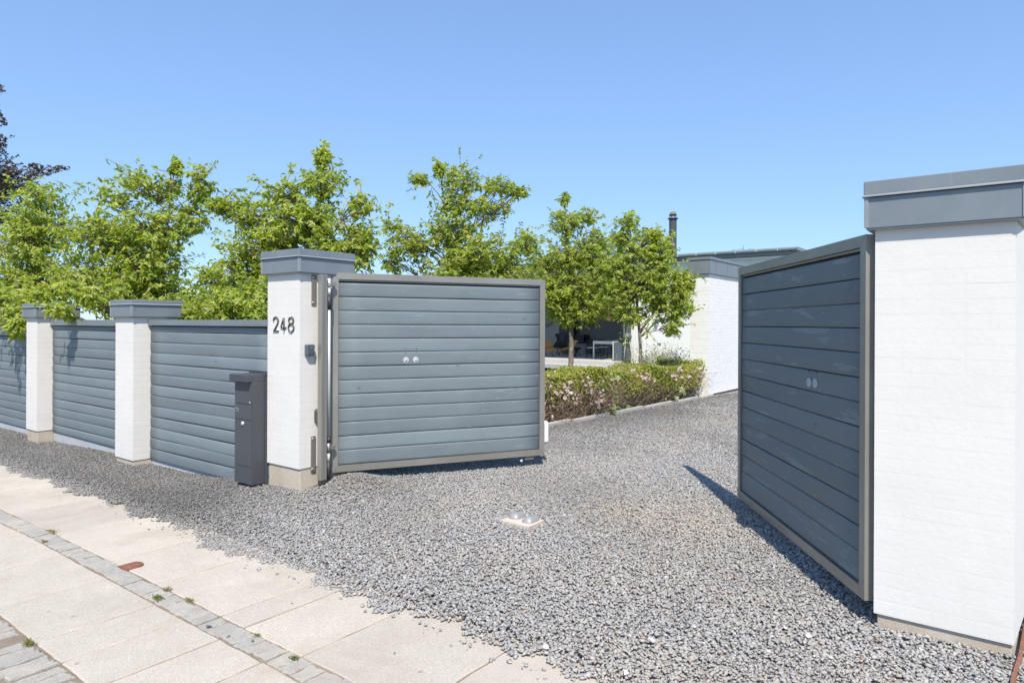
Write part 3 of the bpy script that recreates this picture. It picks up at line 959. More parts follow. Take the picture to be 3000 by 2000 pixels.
# ================================================================== gate stop plate
sp = thing("gate_stop", "concrete pad with two steel stop humps set in the gravel", "gate stop", (-2.72, 3.74, 0.05))
zc = zgrav(-2.72, 3.74) + 0.016
poly = [(-2.845, 3.632), (-2.595, 3.626), (-2.602, 3.815), (-2.70, 3.838), (-2.838, 3.852)]
MB().prism(poly, zc - .12, zc).build("pad", M_plate, sp)
def hump(cx, cy):
    hw, hl = .044, .066
    rings = []
    for (k, z) in ((1.0, 0.0), (1.0, .004), (.90, .016), (.66, .030), (.36, .037)):
        ring = []
        for a in np.linspace(0, 2 * math.pi, 17)[:-1]:
            ca, sa = math.cos(a), math.sin(a)
            p = 0.55
            x = hw * math.copysign(abs(ca) ** p, ca) * k; y = hl * math.copysign(abs(sa) ** p, sa) * (k * .8 + .2 if k < 1 else 1)
            dip = -.010 * max(0.0, 1 - abs(y / hl - .30) / .38) if k < .95 else 0
            ring.append((cx + x, cy + y, zc + max(.0005, z + dip)))
        rings.append(ring)
    m = MB(); n = 16
    vs = [p for r in rings for p in r]; fs = []
    for i in range(len(rings) - 1):
        for k in range(n): fs.append((i * n + k, i * n + (k + 1) % n, (i + 1) * n + (k + 1) % n, (i + 1) * n + k))
    vs.append((cx, cy, zc + .036)); c = len(vs) - 1
    for k in range(n): fs.append(((len(rings) - 1) * n + k, (len(rings) - 1) * n + (k + 1) % n, c))
    m.add(vs, fs, True)
    m.build("stop_hump", M_hump, sp)
hump(-2.792, 3.765); hump(-2.664, 3.745)

# rusty edging beside the right pillar
ed = MB()
P = [(-0.045, 2.55), (-0.022, 3.0), (-0.012, 3.30), (0.012, 3.56), (0.05, 4.3)]
for a, b in zip(P[:-1], P[1:]):
    d = Vector((b[0] - a[0], b[1] - a[1], 0)); nrm = Vector((-d.y, d.x, 0)).normalized() * .007
    vs = []
    for p in (a, b):
        for sgn in (-1, 1):
            for z in (-.05, .045): vs.append((p[0] + sgn * nrm.x, p[1] + sgn * nrm.y, z))
    ed.add(vs, [(0, 1, 3, 2), (4, 6, 7, 5), (1, 5, 7, 3), (0, 4, 5, 1), (2, 3, 7, 6)])
tag(ed.build("steel_edging", M_rust), "thin rusty steel edging strip at the foot of the large right pillar", "edging")


# ================================================================== garden wall and house
gw = thing("garden_wall", "white painted garden wall with grey zinc fascia at the end of the rose hedge", "wall", (-4.96, 14, 0.05))
MB().box(-5.150, -4.7707, 12.6207, 22.0, -0.1, 2.415, 0).build("wall_core", M_wallwhite, gw)
m = MB()
z = 0.085; c = 0
while z < 2.40:
    h = min(.0567, 2.40 - z)
    y = 12.6205 + (0.119 if c % 2 else 0)
    while y < 18.5:
        d = R.uniform(-.0008, .0008)
        m.box(-4.80, -4.7695 + d, y, y + .227, z, z + h, 0); y += .2375
    x = -5.153
    for (a, b) in (((-5.153, -5.03), (-5.02, -4.7695)) if c % 2 == 0 else ((-5.153, -4.925), (-4.915, -4.7695))):
        d = R.uniform(-.0008, .0008)
        m.box(a, b, 12.6195 + d, 12.65, z, z + h, 0)
    z += .0667; c += 1
m.build("brickwork", M_wallwhite, gw, kind='stuff')
MB().box(-5.19, -4.73, 12.575, 22.0, 2.418, 2.688, .004).build("fascia", M_zinc, gw)
MB().box(-5.205, -4.715, 12.56, 22.0, 2.690, 2.742, .004).build("coping", M_zinc, gw)
y = 12.9
while y < 21.5:
    MB().box(-4.731, -4.722, y, y + .014, 2.422, 2.684).build("seam", M_zinc, gw); y += .62
MB().box(-4.7725, -4.766, 12.64, 22.0, 0.04, 0.082).build("foot_strip", M_dark, gw)

ho = thing("house", "single storey white house with flat grey roof and covered terrace behind the trees", "house", (-10, 26, 0))
MB().box(-12.235, -6.20, 24.0, 24.3, -.1, 3.80, 0).build("front_wall", M_house, ho)
MB().box(-6.21, -6.0, 24.3, 34.0, -.1, 3.80, 0).build("side_wall", M_house, ho)
rf = MB().box(-20.5, -6.10, 23.72, 35, 4.02, 4.07, 0).build("roof", M_tileflat, ho)
MB().box(-12.3, -6.16, 23.92, 23.998, 3.745, 3.825, 0).build("eaves_board", M_whiteplast, ho)
x = -12.3
while x < -6.2:
    b = min(x + 1.05, -6.16)
    MB().box(x + .004, b - .004, 23.80, 24.02, 3.845, 3.975, 0).build("fascia_panel", M_zinc, ho); x = b
MB().box(-6.158, -5.98, 23.82, 34, 3.845, 3.975, 0).build("side_fascia", M_zinc, ho)
gt = MB()
prof = [(23.79, 4.06), (23.70, 4.065), (23.655, 4.03), (23.655, 3.99), (23.69, 3.955), (23.79, 3.95)]
vs = [(-12.4, y, z) for y, z in prof] + [(-5.93, y, z) for y, z in prof]
n = len(prof)
gt.add(vs, [(k, (k + 1) % n, n + (k + 1) % n, n + k) for k in range(n)] + [tuple(range(n))[::-1], tuple(range(n, 2 * n))])
gt = gt.build("gutter", M_zinc, ho)
for x in np.arange(-11.6, -6.0, .72):
    MB().box(x - .012, x + .012, 23.645, 23.653, 3.96, 4.05).build("gutter_bracket", M_silver, gt)
MB().box(-5.975, -5.90, 23.68, 34, 3.95, 4.06, 0).build("side_gutter", M_zinc, ho)
ch = MB().lathe((-11.155, 25.5, 0), [(.150, 4.02), (.150, 4.20), (.156, 4.20), (.152, 4.42), (.152, 5.70)], 24).build("chimney", M_anthra2, ho)
MB().lathe((-11.155, 25.5, 0), [(.152, 5.69), (.205, 5.69), (.205, 5.73), (.16, 5.735)], 24).build("chimney_collar", M_dark, ch)
m = MB()
for k in range(8):
    a = k * math.pi / 4
    m.box(-11.155 + .125 * math.cos(a) - .012, -11.155 + .125 * math.cos(a) + .012, 25.5 + .125 * math.sin(a) - .012, 25.5 + .125 * math.sin(a) + .012, 5.73, 5.84)
m.build("cowl_post", M_dark, ch)
MB().lathe((-11.155, 25.5, 0), [(.0, 5.838), (.155, 5.84), (.155, 5.875), (.0, 5.88)], 24).build("cowl_ring", M_dark, ch)
MB().lathe((-11.155, 25.5, 0), [(.13, 5.88), (.125, 5.93), (.09, 5.975), (0, 5.99)], 20).build("cowl_dome", M_glass, ch)
MB().lathe((-11.175, 25.5, 0), [(.06, 5.881), (.07, 5.92), (0, 5.95)], 14).build("lantern", M_brass, ch)
# little wires on the roof
m = MB()
for (x, r) in ((-8.35, .16), (-8.1, .19), (-7.75, .17)):
    m.tube([(x + r * math.cos(a), 24.6, 4.07 + r * 0.8 * math.sin(a)) for a in np.linspace(0, math.pi, 9)], .006, 4)
m.tube([(-8.05, 24.6, 4.07), (-8.02, 24.6, 4.33)], .008, 4)
m.build("roof_wire", M_dark, ho)
# wall behind and terrace
MB().box(-20.5, -12.3, 28.5, 28.8, -.1, 3.9, 0).build("terrace_wall", M_greywall2, ho)
MB().box(-12.55, -12.24, 24.3, 28.49, -.1, 3.9, 0).build("terrace_side_wall", M_greywall2, ho)
MB().box(-20.7, -17.72, 27.2, 28.49, -.1, 3.9, 0).build("terrace_nib", M_greywall, ho)
MB().box(-20.5, -12.24, 22.3, 28.49, 3.30, 3.36, 0).build("terrace_ceiling", M_whiteplast, ho)
MB().box(-20.5, -11.9, 22.10, 22.28, 3.28, 3.62, 0).build("terrace_fascia", M_zinc, ho)
MB().box(-20.5, -11.9, 22.281, 23.7, 3.361, 3.60, 0).build("canopy_roof", M_tileflat, ho)
MB().box(-12.395, -12.240, 23.85, 23.998, 0, 3.29, 0).build("terrace_post", M_anthra2, ho)
tf = MB().box(-20.5, -12.3, 22.7, 28.49, -.2, 0.0, .003).build("terrace_floor", M_terrace, ho)
x = -20.4
while x < -11.6:
    MB().box(x + .004, x + .796, 21.75, 22.69, -.28, -.13, .003).build("terrace_slab", M_terrace, ho); x += .8
MB().box(-12.70, -12.46, 26.6, 28.4, .02, 2.3).build("door", M_black, ho)

wl = thing("wall_lamp", "small grey lamp on the sunlit white house wall", "lamp", (-11.1, 23.95, 1.5))
MB().box(-11.17, -11.05, 23.88, 23.998, 1.46, 1.64, .01).build("lamp_body", M_plasticgrey, wl)
MB().lathe((-11.11, 23.93, 0), [(0, 1.40), (.045, 1.40), (.05, 1.459)], 12).build("lamp_glass", M_whiteplast, wl)

# ------------------------------------------------------------------ terrace furniture
def legs(m, pts, r, n=6):
    for a, b in pts: m.tube([a, b], r, n)
ft = thing("dining_table", "long table with pale legs on the covered terrace", "table", (-13.3, 25, 0))
MB().box(-14.12, -13.14, 24.25, 27.0, .70, .74, .004).build("table_top", M_paleframe, ft)
for x, y in ((-14.09, 24.28), (-13.17, 24.28), (-14.09, 26.95), (-13.17, 26.95)):
    MB().box(x - .025, x + .025, y - .025, y + .025, 0, .699, .003).build("leg", M_paleframe, ft)
MB().box(-14.06, -13.20, 24.27, 24.30, .63, .699).build("apron", M_paleframe, ft)

def dining_chair(x, y, rz, lab):
    t = thing("dining_chair", lab, "chair", (x, y, 0), rz, "black dining chairs round the terrace table")
    def put(m, n, mat): return link(n, m.mesh(n, mat), t)
    put(MB().box(-.22, .22, -.22, .22, .43, .465, .01), "seat", M_paleframe)
    for sx in (-1, 1):
        m = MB(); m.tube([(sx * .19, -.19, .43), (sx * .21, -.22, 0)], .015, 6); put(m, "leg", M_black)
        m = MB(); m.tube([(sx * .20, .26, 0), (sx * .19, .19, .43), (sx * .19, .24, .80)], .016, 6); put(m, "leg", M_black)
    m = MB(); m.tube([(-.24, -.05, .66), (-.22, .2, .72), (0, .27, .76), (.22, .2, .72), (.24, -.05, .66)], .02, 6); put(m, "backrest", M_black)
    return t
dining_chair(-14.35, 24.75, math.pi / 2, "black chair with pale seat at the near left side of the terrace table")
dining_chair(-14.35, 25.75, math.pi / 2, "black chair with pale seat farther along the left side of the terrace table")
dining_chair(-12.98, 24.85, -math.pi / 2, "black chair with pale seat at the right side of the terrace table")
dining_chair(-12.98, 25.85, -math.pi / 2, "black chair behind, at the far right side of the terrace table")

def shell_chair(x, y, rz):
    t = thing("shell_chair", "black high backed shell chair on the terrace beside the tree trunk", "chair", (x, y, 0), rz)
    def put(m, n, mat): return link(n, m.mesh(n, mat), t)
    m = MB(); rows = []
    for z, w, d in ((.34, .30, -.05), (.42, .34, .12), (.52, .30, .20), (.66, .22, .24), (.80, .25, .27), (.92, .34, .28), (.98, .33, .27)):
        rows.append([(w * s, d - abs(s) ** 2 * .13, z) for s in np.linspace(-1, 1, 9)])
    vs = [p for r in rows for p in r] + [(p[0] * .97, p[1] + .035, p[2]) for r in rows for p in r]
    n = 9; k = len(rows) * n; fs = []
    for i in range(len(rows) - 1):
        for j in range(n - 1):
            a = i * n + j; fs.append((a, a + 1, a + n + 1, a + n)); fs.append((k + a, k + a + n, k + a + n + 1, k + a + 1))
    for j in range(n - 1):
        a = (len(rows) - 1) * n + j; fs.append((a, a + 1, k + a + 1, k + a)); fs.append((j, k + j, k + j + 1, j + 1))
    m.add(vs, fs, True); put(m, "backrest", M_black)
    put(MB().box(-.30, .30, -.32, .14, .33, .41, .03), "seat", M_black)
    for a in range(4):
        b = a * math.pi / 2 + .7
        m = MB(); m.tube([(0, 0, .33), (.05 * math.cos(b), .05 * math.sin(b), .12), (.3 * math.cos(b), .3 * math.sin(b), 0)], .015, 6); put(m, "leg", M_paleframe)
shell_chair(-17.2, 26.5, 0.15)

def lounge(x, y, rz, lab):
    t = thing("lounge_chair", lab, "lounge chair", (x, y, 0), rz, "tan lounge chairs on the terrace")
    def put(m, n, mat): return link(n, m.mesh(n, mat), t)
    S_ = Matrix.Translation((0, 0, .33)) @ Matrix.Rotation(math.radians(12), 4, 'X')
    put(MB().box(-.27, .27, -.30, .27, -.035, .035, .025, M=S_), "seat", M_orange)
    B_ = Matrix.Translation((0, .30, .36)) @ Matrix.Rotation(math.radians(-32), 4, 'X')
    put(MB().box(-.26, .26, -.035, .035, 0, .42, .025, M=B_), "backrest", M_orange)
    for s in (-1, 1):
        m = MB(); m.tube([(s * .29, -.34, 0), (s * .29, -.25, .34), (s * .29, .05, .50), (s * .29, .38, .44), (s * .29, .46, 0)], .014, 6); put(m, "leg", M_black)
    m = MB(); m.tube([(-.30, .36, .02), (0, -.1, .24), (.30, -.36, .02)], .012, 5); put(m, "brace", M_paleframe)
lounge(-16.62, 24.75, 0.9, "tan lounge chair half hidden by the gate edge on the terrace")
lounge(-16.15, 25.25, -0.7, "tan lounge chair in front of the black shell chair on the terrace")

st = thing("stool", "low black mushroom shaped stool on the terrace right of the trunk", "stool", (-15.67, 25.5, 0))
MB().lathe((-15.67, 25.5, 0), [(0, .29), (.14, .30), (.20, .34), (.17, .39), (0, .41)], 18).build("seat", M_black, st)
for k in range(3):
    a = k * 2.094 + .4
    MB().tube([(-15.67, 25.5, .30), (-15.67 + .16 * math.cos(a), 25.5 + .16 * math.sin(a), 0)], .016, 6).build("leg", M_black, st)
fp = thing("outdoor_fireplace", "black fireplace box with flue on a low white plinth against the terrace wall", "fireplace", (-17.2, 28.2, 0))
MB().box(-17.70, -16.72, 28.0, 28.49, 0, .50, .005).build("plinth", M_greywall, fp)
MB().box(-17.68, -16.76, 27.95, 28.45, .502, .915, .01).build("firebox", M_black, fp)
MB().box(-17.35, -17.05, 27.941, 27.949, .60, .62).build("handle", M_silver, fp)
MB().lathe((-17.5, 28.2, 0), [(.09, .916), (.09, 1.75)], 16).build("flue", M_black, fp)
MB().lathe((-16.72, 28.33, 1.54), [(0, -.19), (.13, -.19), (.15, 0), (.13, .19), (0, .19)], 16, 'X').build("hood_lamp", M_black, fp)
hc = thing("hanging_chair", "round woven cane hanging frame on the grey terrace wall", "hanging chair", (-18.4, 27.1, 1.7))
m = MB()
ring = [(-18.42 + .40 * math.cos(a), 27.1, 1.80 + .46 * math.sin(a)) for a in np.linspace(0, 2 * math.pi, 25)]
m.tube(ring, .035, 6); m.build("rim", M_wicker, hc)
m = MB()
for k in range(-3, 4):
    m.tube([(-18.42 + .115 * k, 27.13 + .02 * (9 - k * k) / 9, 1.80 + s * .44 * math.sqrt(max(0, 1 - (k / 3.5) ** 2))) for s in (-1, -.5, 0, .5, 1)], .008, 4)
m.build("weave", M_wicker, hc)
for (x, z) in ((-13.50, 1.66), (-12.88, 1.68)):
    pl = thing("pendant_lamp", "copper pendant lamp hanging over the terrace table, %s" % ("left one" if x < -13 else "right one beside the grey post"), "lamp", (x, 24.6, z), 0, "copper pendant lamps over the terrace table")
    MB().lathe((x, 24.6, z), [(.02, .30), (.06, .26), (.08, .14), (.15, .06), (.16, -.03), (.09, -.10), (.0, -.11)], 18).build("shade", M_copper, pl)
    MB().tube([(x, 24.6, z + .30), (x, 24.6, 3.29)], .006, 5).build("cord", M_black, pl)
gr = thing("barbecue_grill", "blue grey kettle grill standing on a dark cabinet at the terrace post", "grill", (-12.2, 23.4, 0))
MB().box(-12.72, -12.36, 23.45, 23.80, 0, .71, .008).build("cabinet", M_plasticgrey, gr)
MB().box(-12.34, -12.16, 23.47, 23.82, 0, .72, .008).build("side_cabinet", M_anthra, gr)
MB().lathe((-12.12, 23.45, .95), [(0, -.17), (.12, -.14), (.17, -.05), (.18, 0), (.17, .06), (.12, .13), (0, .17)], 18).build("bowl", M_plasticgrey, gr)
for a in (0.3, 2.4, 4.5):
    MB().tube([(-12.12 + .1 * math.cos(a), 23.45 + .1 * math.sin(a), .82), (-12.12 + .2 * math.cos(a), 23.45 + .2 * math.sin(a), 0)], .012, 5).build("leg", M_silver, gr)
MB().tube([(-12.46, 23.84, .72), (-12.46, 23.84, 3.28)], .02, 8).build("pole", M_whiteplast, gr)

for i, (x, y, z, r, lab) in enumerate(((-7.55, 15.95, .40, .25, "grey rounded boulder behind the rose hedge, smaller and left"), (-7.30, 16.5, .42, .32, "grey rounded boulder behind the rose hedge, larger and right"))):
    bm = bmesh.new(); bmesh.ops.create_icosphere(bm, subdivisions=3, radius=1)
    for vtx in bm.verts:
        d = 1 + .10 * math.sin(3 * vtx.co.x + i) * math.cos(2.5 * vtx.co.y) + .06 * math.sin(5 * vtx.co.z + 2 * vtx.co.x)
        vtx.co = Vector((vtx.co.x * r * 1.15 * d, vtx.co.y * r * d, vtx.co.z * r * .95 * d))
    me = bpy.data.meshes.new("boulder"); bm.to_mesh(me); bm.free(); me.materials.append(M_boulder)
    for p in me.polygons: p.use_smooth = True
    o = bpy.data.objects.new("boulder", me); COL.objects.link(o); o.location = (x, y, z)
    tag(o, lab, "boulder", "boulders behind the hedge")


# ================================================================== foliage
def leaf_mesh(name, mat, pos, dirs, nrm, length, width, tone, fold=0.25, droop=0.25, simple_leaf=False):
    """one little folded, drooping blade per row of pos"""
    n = len(pos)
    d = dirs / np.linalg.norm(dirs, axis=1, keepdims=True)
    s = np.cross(d, nrm); s /= np.maximum(np.linalg.norm(s, axis=1, keepdims=True), 1e-6)
    k = np.cross(s, d)
    L = length[:, None]; W = width[:, None]
    if simple_leaf:
        a = pos; b = pos + d * L * .5 + s * W * .5 + k * W * fold * .5; c = pos + d * L - k * L * droop; e = pos + d * L * .5 - s * W * .5 + k * W * fold * .5
        V = np.stack([a, b, c, e], 1).reshape(-1, 3); F = np.array([[0, 1, 2], [0, 2, 3]]); nv = 4
    else:
        base = pos
        m1 = pos + d * L * .42 - k * W * fold * .4
        l1 = pos + d * L * .45 + s * W * .5 + k * W * fold; r1 = pos + d * L * .45 - s * W * .5 + k * W * fold
        l0 = pos + d * L * .18 + s * W * .3 + k * W * fold * .4; r0 = pos + d * L * .18 - s * W * .3 + k * W * fold * .4
        tip = pos + d * L * .96 - k * L * droop
        V = np.stack([base, l0, l1, tip, r1, r0, m1], 1).reshape(-1, 3)
        F = np.array([[0, 1, 6], [1, 2, 6], [2, 3, 6], [3, 4, 6], [4, 5, 6], [5, 0, 6]]); nv = 7
    nf = len(F)
    idx = (F[None] + (np.arange(n) * nv)[:, None, None]).reshape(-1)
    me = bpy.data.meshes.new(name)
    me.vertices.add(n * nv); me.vertices.foreach_set("co", V.astype(np.float32).ravel())
    me.loops.add(n * nf * 3); me.loops.foreach_set("vertex_index", idx.astype(np.int32))
    me.polygons.add(n * nf)
    me.polygons.foreach_set("loop_start", (np.arange(n * nf) * 3).astype(np.int32))
    at = me.attributes.new("tone", 'FLOAT', 'FACE')
    at.data.foreach_set("value", np.repeat(tone, nf).astype(np.float32))
    me.update(calc_edges=True)
    me.materials.append(mat)
    return me


def tree(label, base, ztop, lobes, seed, nleaf, leaf=(0.080, 0.034), bark=M_bark, trunk_r=0.05, group="young trees in a row behind the fence", name="fruit_tree", cat="tree", lmat=None, limb_from=1.0, rosette=9, tone_mu=0.42):
    rg = np.random.default_rng(seed); rr = random.Random(seed)
    t = thing(name, label, cat, (base[0], base[1], base[2]), 0, group)
    Wi = np.array(WM[t.name].inverted())
    # trunk, slightly crooked
    b = Vector(base); top = Vector((lobes[0][0], lobes[0][1], ztop))
    tp = []; N = 9
    for i in range(N + 1):
        f = i / N
        p = b.lerp(top, f); k = math.sin(f * math.pi)
        tp.append(Vector((base[0] + (top.x - base[0]) * f ** 2 + .05 * k * math.sin(seed + 4 * f), base[1] + (top.y - base[1]) * f ** 2 + .05 * k * math.cos(seed * 1.3 + 3 * f), p.z)))
    H = ztop - base[2]
    MB().tube(tp, [trunk_r * (1.25 if i == 0 else (1 - .85 * (i / N))) for i in range(N + 1)], 9).build("trunk", bark, t)
    br = MB(); tw = MB()
    wts = np.array([max(l[3] * max(l[4], .1), .045) for l in lobes]); wts = wts / wts.sum()
    P = []; D = []; NN = []; LL_ = []; WW = []; TT = []
    for li, (cx, cy, cz, rx, rz) in enumerate(lobes):
        c = Vector((cx, cy, cz))
        # where the limb leaves the trunk
        hz = min(max(cz - .25 - .55 * math.hypot(cx - top.x, cy - top.y), base[2] + limb_from), ztop - .1)
        f = (hz - base[2]) / H
        i0 = min(int(f * N), N - 1); st_ = tp[i0].lerp(tp[i0 + 1], f * N - i0)
        mid = st_.lerp(c, .55) + Vector((rr.uniform(-.06, .06), rr.uniform(-.06, .06), rr.uniform(-.02, .12)))
        r0 = max(.009, trunk_r * .42 * (1 - f * .55))
        limb = [st_, st_.lerp(mid, .5) + Vector((0, 0, .03)), mid, c]
        br.tube(limb, [r0, r0 * .75, r0 * .5, r0 * .25], 6)
        nl = int(1.4 * nleaf * wts[li]); nt = max(3, nl // rosette)
        ry = min(rx, .40 if (name == 'fruit_tree' and base[1] > 10 and base[1] < 11.5) else .18 if cy < 3.4 else .65 if name == "fruit_tree" else rx)
        for k in range(nt):
            # twig tip in the lobe, mostly in its outer shell
            q = rg.normal(size=3); q /= np.linalg.norm(q); q *= rg.uniform(.25, 1.0) ** .5
            q *= (1 + .18 * rg.normal())
            tip = np.array([cx, cy, cz]) + np.array([q[0] * rx * .95, q[1] * ry * .95, q[2] * rz])
            u_ = rg.random()
            if u_ < .16 and cy > 3.6 and rx > .15:      # leaves along the limb, filling the space between the clumps
                a_ = rg.uniform(.35, .9)
                tip = np.array(st_) * (1 - a_) + np.array(c) * a_ + rg.normal(0, .20, 3) * np.array([1, 1, .8])
            shoot = u_ > .93 and name != "copper_beech"
            if shoot:                                   # long leafy shoots that break the outline
                o_ = q * np.array([1, 1, .6]); o_ = o_ / max(np.linalg.norm(o_), 1e-6)
                tip = tip + o_ * rg.uniform(.10, .30) + np.array([0, 0, rg.uniform(-.04, .14)])
            if rg.random() < .35: root = np.array(mid)
            else: root = np.array(c)
            root = root + (tip - root) * rg.uniform(0, .25)
            mid2 = (root + tip) / 2 + np.array([0, 0, .04 * rg.normal() + .02])
            if rr.random() < .55:
                tw.tube([root, mid2, tip], [.006, .0045, .0025], 3, False)
            ax = tip - mid2; ax /= max(np.linalg.norm(ax), 1e-6)
            m_ = int(rosette * rg.uniform(.6, 1.4)) + 1
            tt = rg.uniform(0, 1, m_) ** .6
            pos = mid2[None] + (tip - mid2)[None] * tt[:, None] + rg.normal(size=(m_, 3)) * .012
            az = rg.uniform(0, 2 * math.pi, m_)
            out = np.stack([np.cos(az), np.sin(az), rg.normal(-.38, .42, m_)], 1) + ax[None] * rg.uniform(.2, .9, m_)[:, None]
            rad = tip - np.array([top.x, top.y, cz]); rad[2] = 0; rad /= max(np.linalg.norm(rad), .15)
            nn = rad[None] * .75 + np.array([[0, 0, .75]]) + rg.normal(size=(m_, 3)) * .55
            P.append(pos); D.append(out); NN.append(nn)
            l_ = leaf[0] * rg.uniform(.55, 1.22, m_); LL_.append(l_); WW.append(l_ * leaf[1] / leaf[0] * rg.uniform(.8, 1.25, m_))
            TT.append(np.clip(rg.normal(tone_mu, .20, m_) + .07 * rg.normal(), 0, 1))
    P = np.concatenate(P); D = np.concatenate(D); NN = np.concatenate(NN); LL_ = np.concatenate(LL_); WW = np.concatenate(WW); TT = np.concatenate(TT)
    P = P + Wi[:3, 3]
    yel = rg.random(len(TT)) < .02
    TT = np.where(yel, .97, np.minimum(TT, .86))
    br.build("limb", bark, t); tw.build("twig", bark, t, kind='stuff')
    link("crown", leaf_mesh("crown", lmat or M_leaf, P, D, NN, LL_, WW, TT, droop=.22), t, kind='stuff')
    return t

T0 = [(-12.37, 3.94, 3.42, .48, .28), (-12.53, 3.81, 2.66, .62, .55), (-12.31, 3.98, 2.04, .76, .55), (-12.7, 3.69, 2.11, .41, .41), (-12.09, 4.14, 2.94, .41, .34), (-11.09, 3.27, 1.62, .30, .20), (-10.99, 3.35, 1.46, .17, .11), (-11.05, 3.50, 1.76, .28, .14), (-11.5, 3.42, 1.75, .4, .3), (-13.0, 4.0, 3.0, .5, .4), (-10.95, 3.06, 1.52, .24, .15), (-10.60, 3.10, 1.38, .11, .14), (-11.35, 3.1, 1.8, .25, .16)]
T1 = [(-9.75, 4.79, 3.67, .09, .13), (-10.06, 4.55, 3.39, .57, .22), (-9.46, 5.01, 3.42, .26, .32), (-10.52, 4.21, 3.26, .25, .19), (-10.06, 4.55, 2.76, .76, .38), (-10.61, 4.13, 2.69, .57, .38), (-10.11, 4.52, 2.19, .88, .44), (-10.26, 4.4, 1.75, .88, .32), (-9.56, 4.93, 2.95, .32, .25), (-10.76, 4.02, 2.06, .57, .44), (-9.65, 4.86, 1.75, .38, .25), (-9.45, 3.75, 1.80, .28, .12), (-9.13, 3.10, 1.57, .13, .09), (-9.30, 3.28, 1.84, .22, .12), (-8.95, 3.35, 1.74, .16, .12)]
T2 = [(-7.21, 5.45, 3.58, .1, .14), (-7.23, 5.44, 3.25, .34, .23), (-7.63, 5.14, 3.11, .34, .2), (-8.03, 4.83, 2.91, .31, .25), (-8.3, 4.63, 2.96, .14, .11), (-7.4, 5.31, 2.74, .74, .31), (-6.79, 5.77, 2.97, .23, .17), (-7.85, 4.97, 2.46, .54, .31), (-7.08, 5.55, 2.35, .57, .31), (-8.12, 4.77, 2.12, .45, .28), (-7.62, 5.14, 2.12, .45, .28), (-6.77, 5.79, 2.46, .23, .34), (-8.39, 4.56, 1.94, .28, .23)]
T3 = [(-7.6, 8.04, 3.96, .11, .13), (-7.3, 8.27, 3.81, .39, .23), (-7.86, 7.84, 3.8, .2, .11), (-6.79, 8.65, 3.69, .39, .16), (-6.54, 8.85, 3.6, .18, .09), (-7.33, 8.25, 3.39, .39, .23), (-6.96, 8.53, 3.32, .43, .18), (-7.47, 8.14, 2.96, .57, .27), (-8.04, 7.71, 2.74, .43, .32), (-8.24, 7.56, 3.02, .25, .16), (-7.07, 8.44, 2.6, .89, .36), (-6.47, 8.89, 2.75, .32, .29), (-8.21, 7.58, 2.45, .2, .27), (-7.3, 8.27, 2.24, .79, .29), (-6.79, 8.66, 2.28, .57, .29)]
T4 = [(-7.58, 11.82, 4.04, .12, .18), (-7.55, 11.84, 3.52, .46, .36), (-7.19, 12.12, 3.7, .36, .2), (-7.48, 11.9, 2.84, .73, .5), (-7.62, 11.79, 2.2, .86, .46), (-6.93, 12.31, 2.75, .59, .5), (-7.18, 12.12, 1.79, .77, .35), (-7.8, 11.65, 1.93, .32, .41), (-7.54, 11.85, 1.52, .27, .2), (-8.02, 11.49, 2.74, .32, .36), (-7.95, 11.55, 2.15, .42, .36), (-6.85, 12.35, 2.15, .5, .42), (-7.0, 12.2, 3.2, .4, .3), (-8.2, 11.3, 2.35, .35, .35)]
T5 = [(-5.67, 11.01, 3.3, 0.25, 0.22), (-5.31, 11.28, 3.1, 0.18, 0.05), (-5.51, 11.13, 2.82, 0.52, 0.36), (-5.18, 11.38, 2.58, 0.36, 0.27), (-5.44, 11.19, 2.18, 0.67, 0.4), (-4.86, 11.62, 2.33, 0.27, 0.14), (-5.12, 11.42, 1.87, 0.4, 0.32), (-5.01, 11.51, 1.44, 0.18, 0.25), (-5.63, 11.04, 1.63, 0.32, 0.22), (-4.8, 11.66, 2.15, 0.16, 0.16), (-5.79, 10.92, 3.02, 0.22, 0.2), (-5.91, 10.83, 2.44, 0.38, 0.38), (-5.87, 10.83, 1.94, 0.34, 0.3), (-4.92, 11.59, 2.06, 0.3, 0.24), (-5.15, 11.4, 2.89, 0.3, 0.23), (-4.84, 11.63, 1.75, 0.24, 0.23)]
tree("bushy green tree at the left edge hanging leaves over the first fence panel", (-12.37, 3.95, -.1), 3.5, T0, 3, 9000)
tree("spreading green tree behind the fence panel between the two fence pillars", (-10.03, 4.60, -.1), 3.72, T1, 4, 12500)
tree("green tree with a tall topmost shoot behind the numbered gate pillar", (-7.30, 5.40, -.05), 3.66, T2, 5, 10000)
tree("green tree with a side branch reaching right, above the middle of the left gate leaf", (-7.30, 8.27, -.02), 4.02, T3, 6, 10500)
tree("green tree with pale spotted trunk behind the rose hedge, left of the pair", (-7.46, 11.91, .05), 4.15, T4, 7, 13500, bark=M_bark_pale, trunk_r=.062, limb_from=1.45)
tree("green tree with slim trunk before the white house wall, right of the pair", (-5.49, 11.15, .05), 3.43, T5, 8, 9500, bark=M_bark_pale, trunk_r=.040, limb_from=1.15)
SH = [(-7.51, 4.35, 1.62, .52, .30), (-7.98, 4.07, 1.50, .45, .22), (-7.02, 4.57, 1.66, .45, .30), (-6.3, 4.5, 1.6, .4, .26), (-8.6, 4.2, 1.5, .4, .25), (-5.8, 4.4, 1.55, .35, .25)]
tree("low leafy shrub peeping over the coping between the nearer pillar and the numbered pillar", (-7.4, 4.4, -.1), 1.75, SH, 9, 5500, name="garden_shrub", cat="shrub", group=None, limb_from=.3, trunk_r=.03)
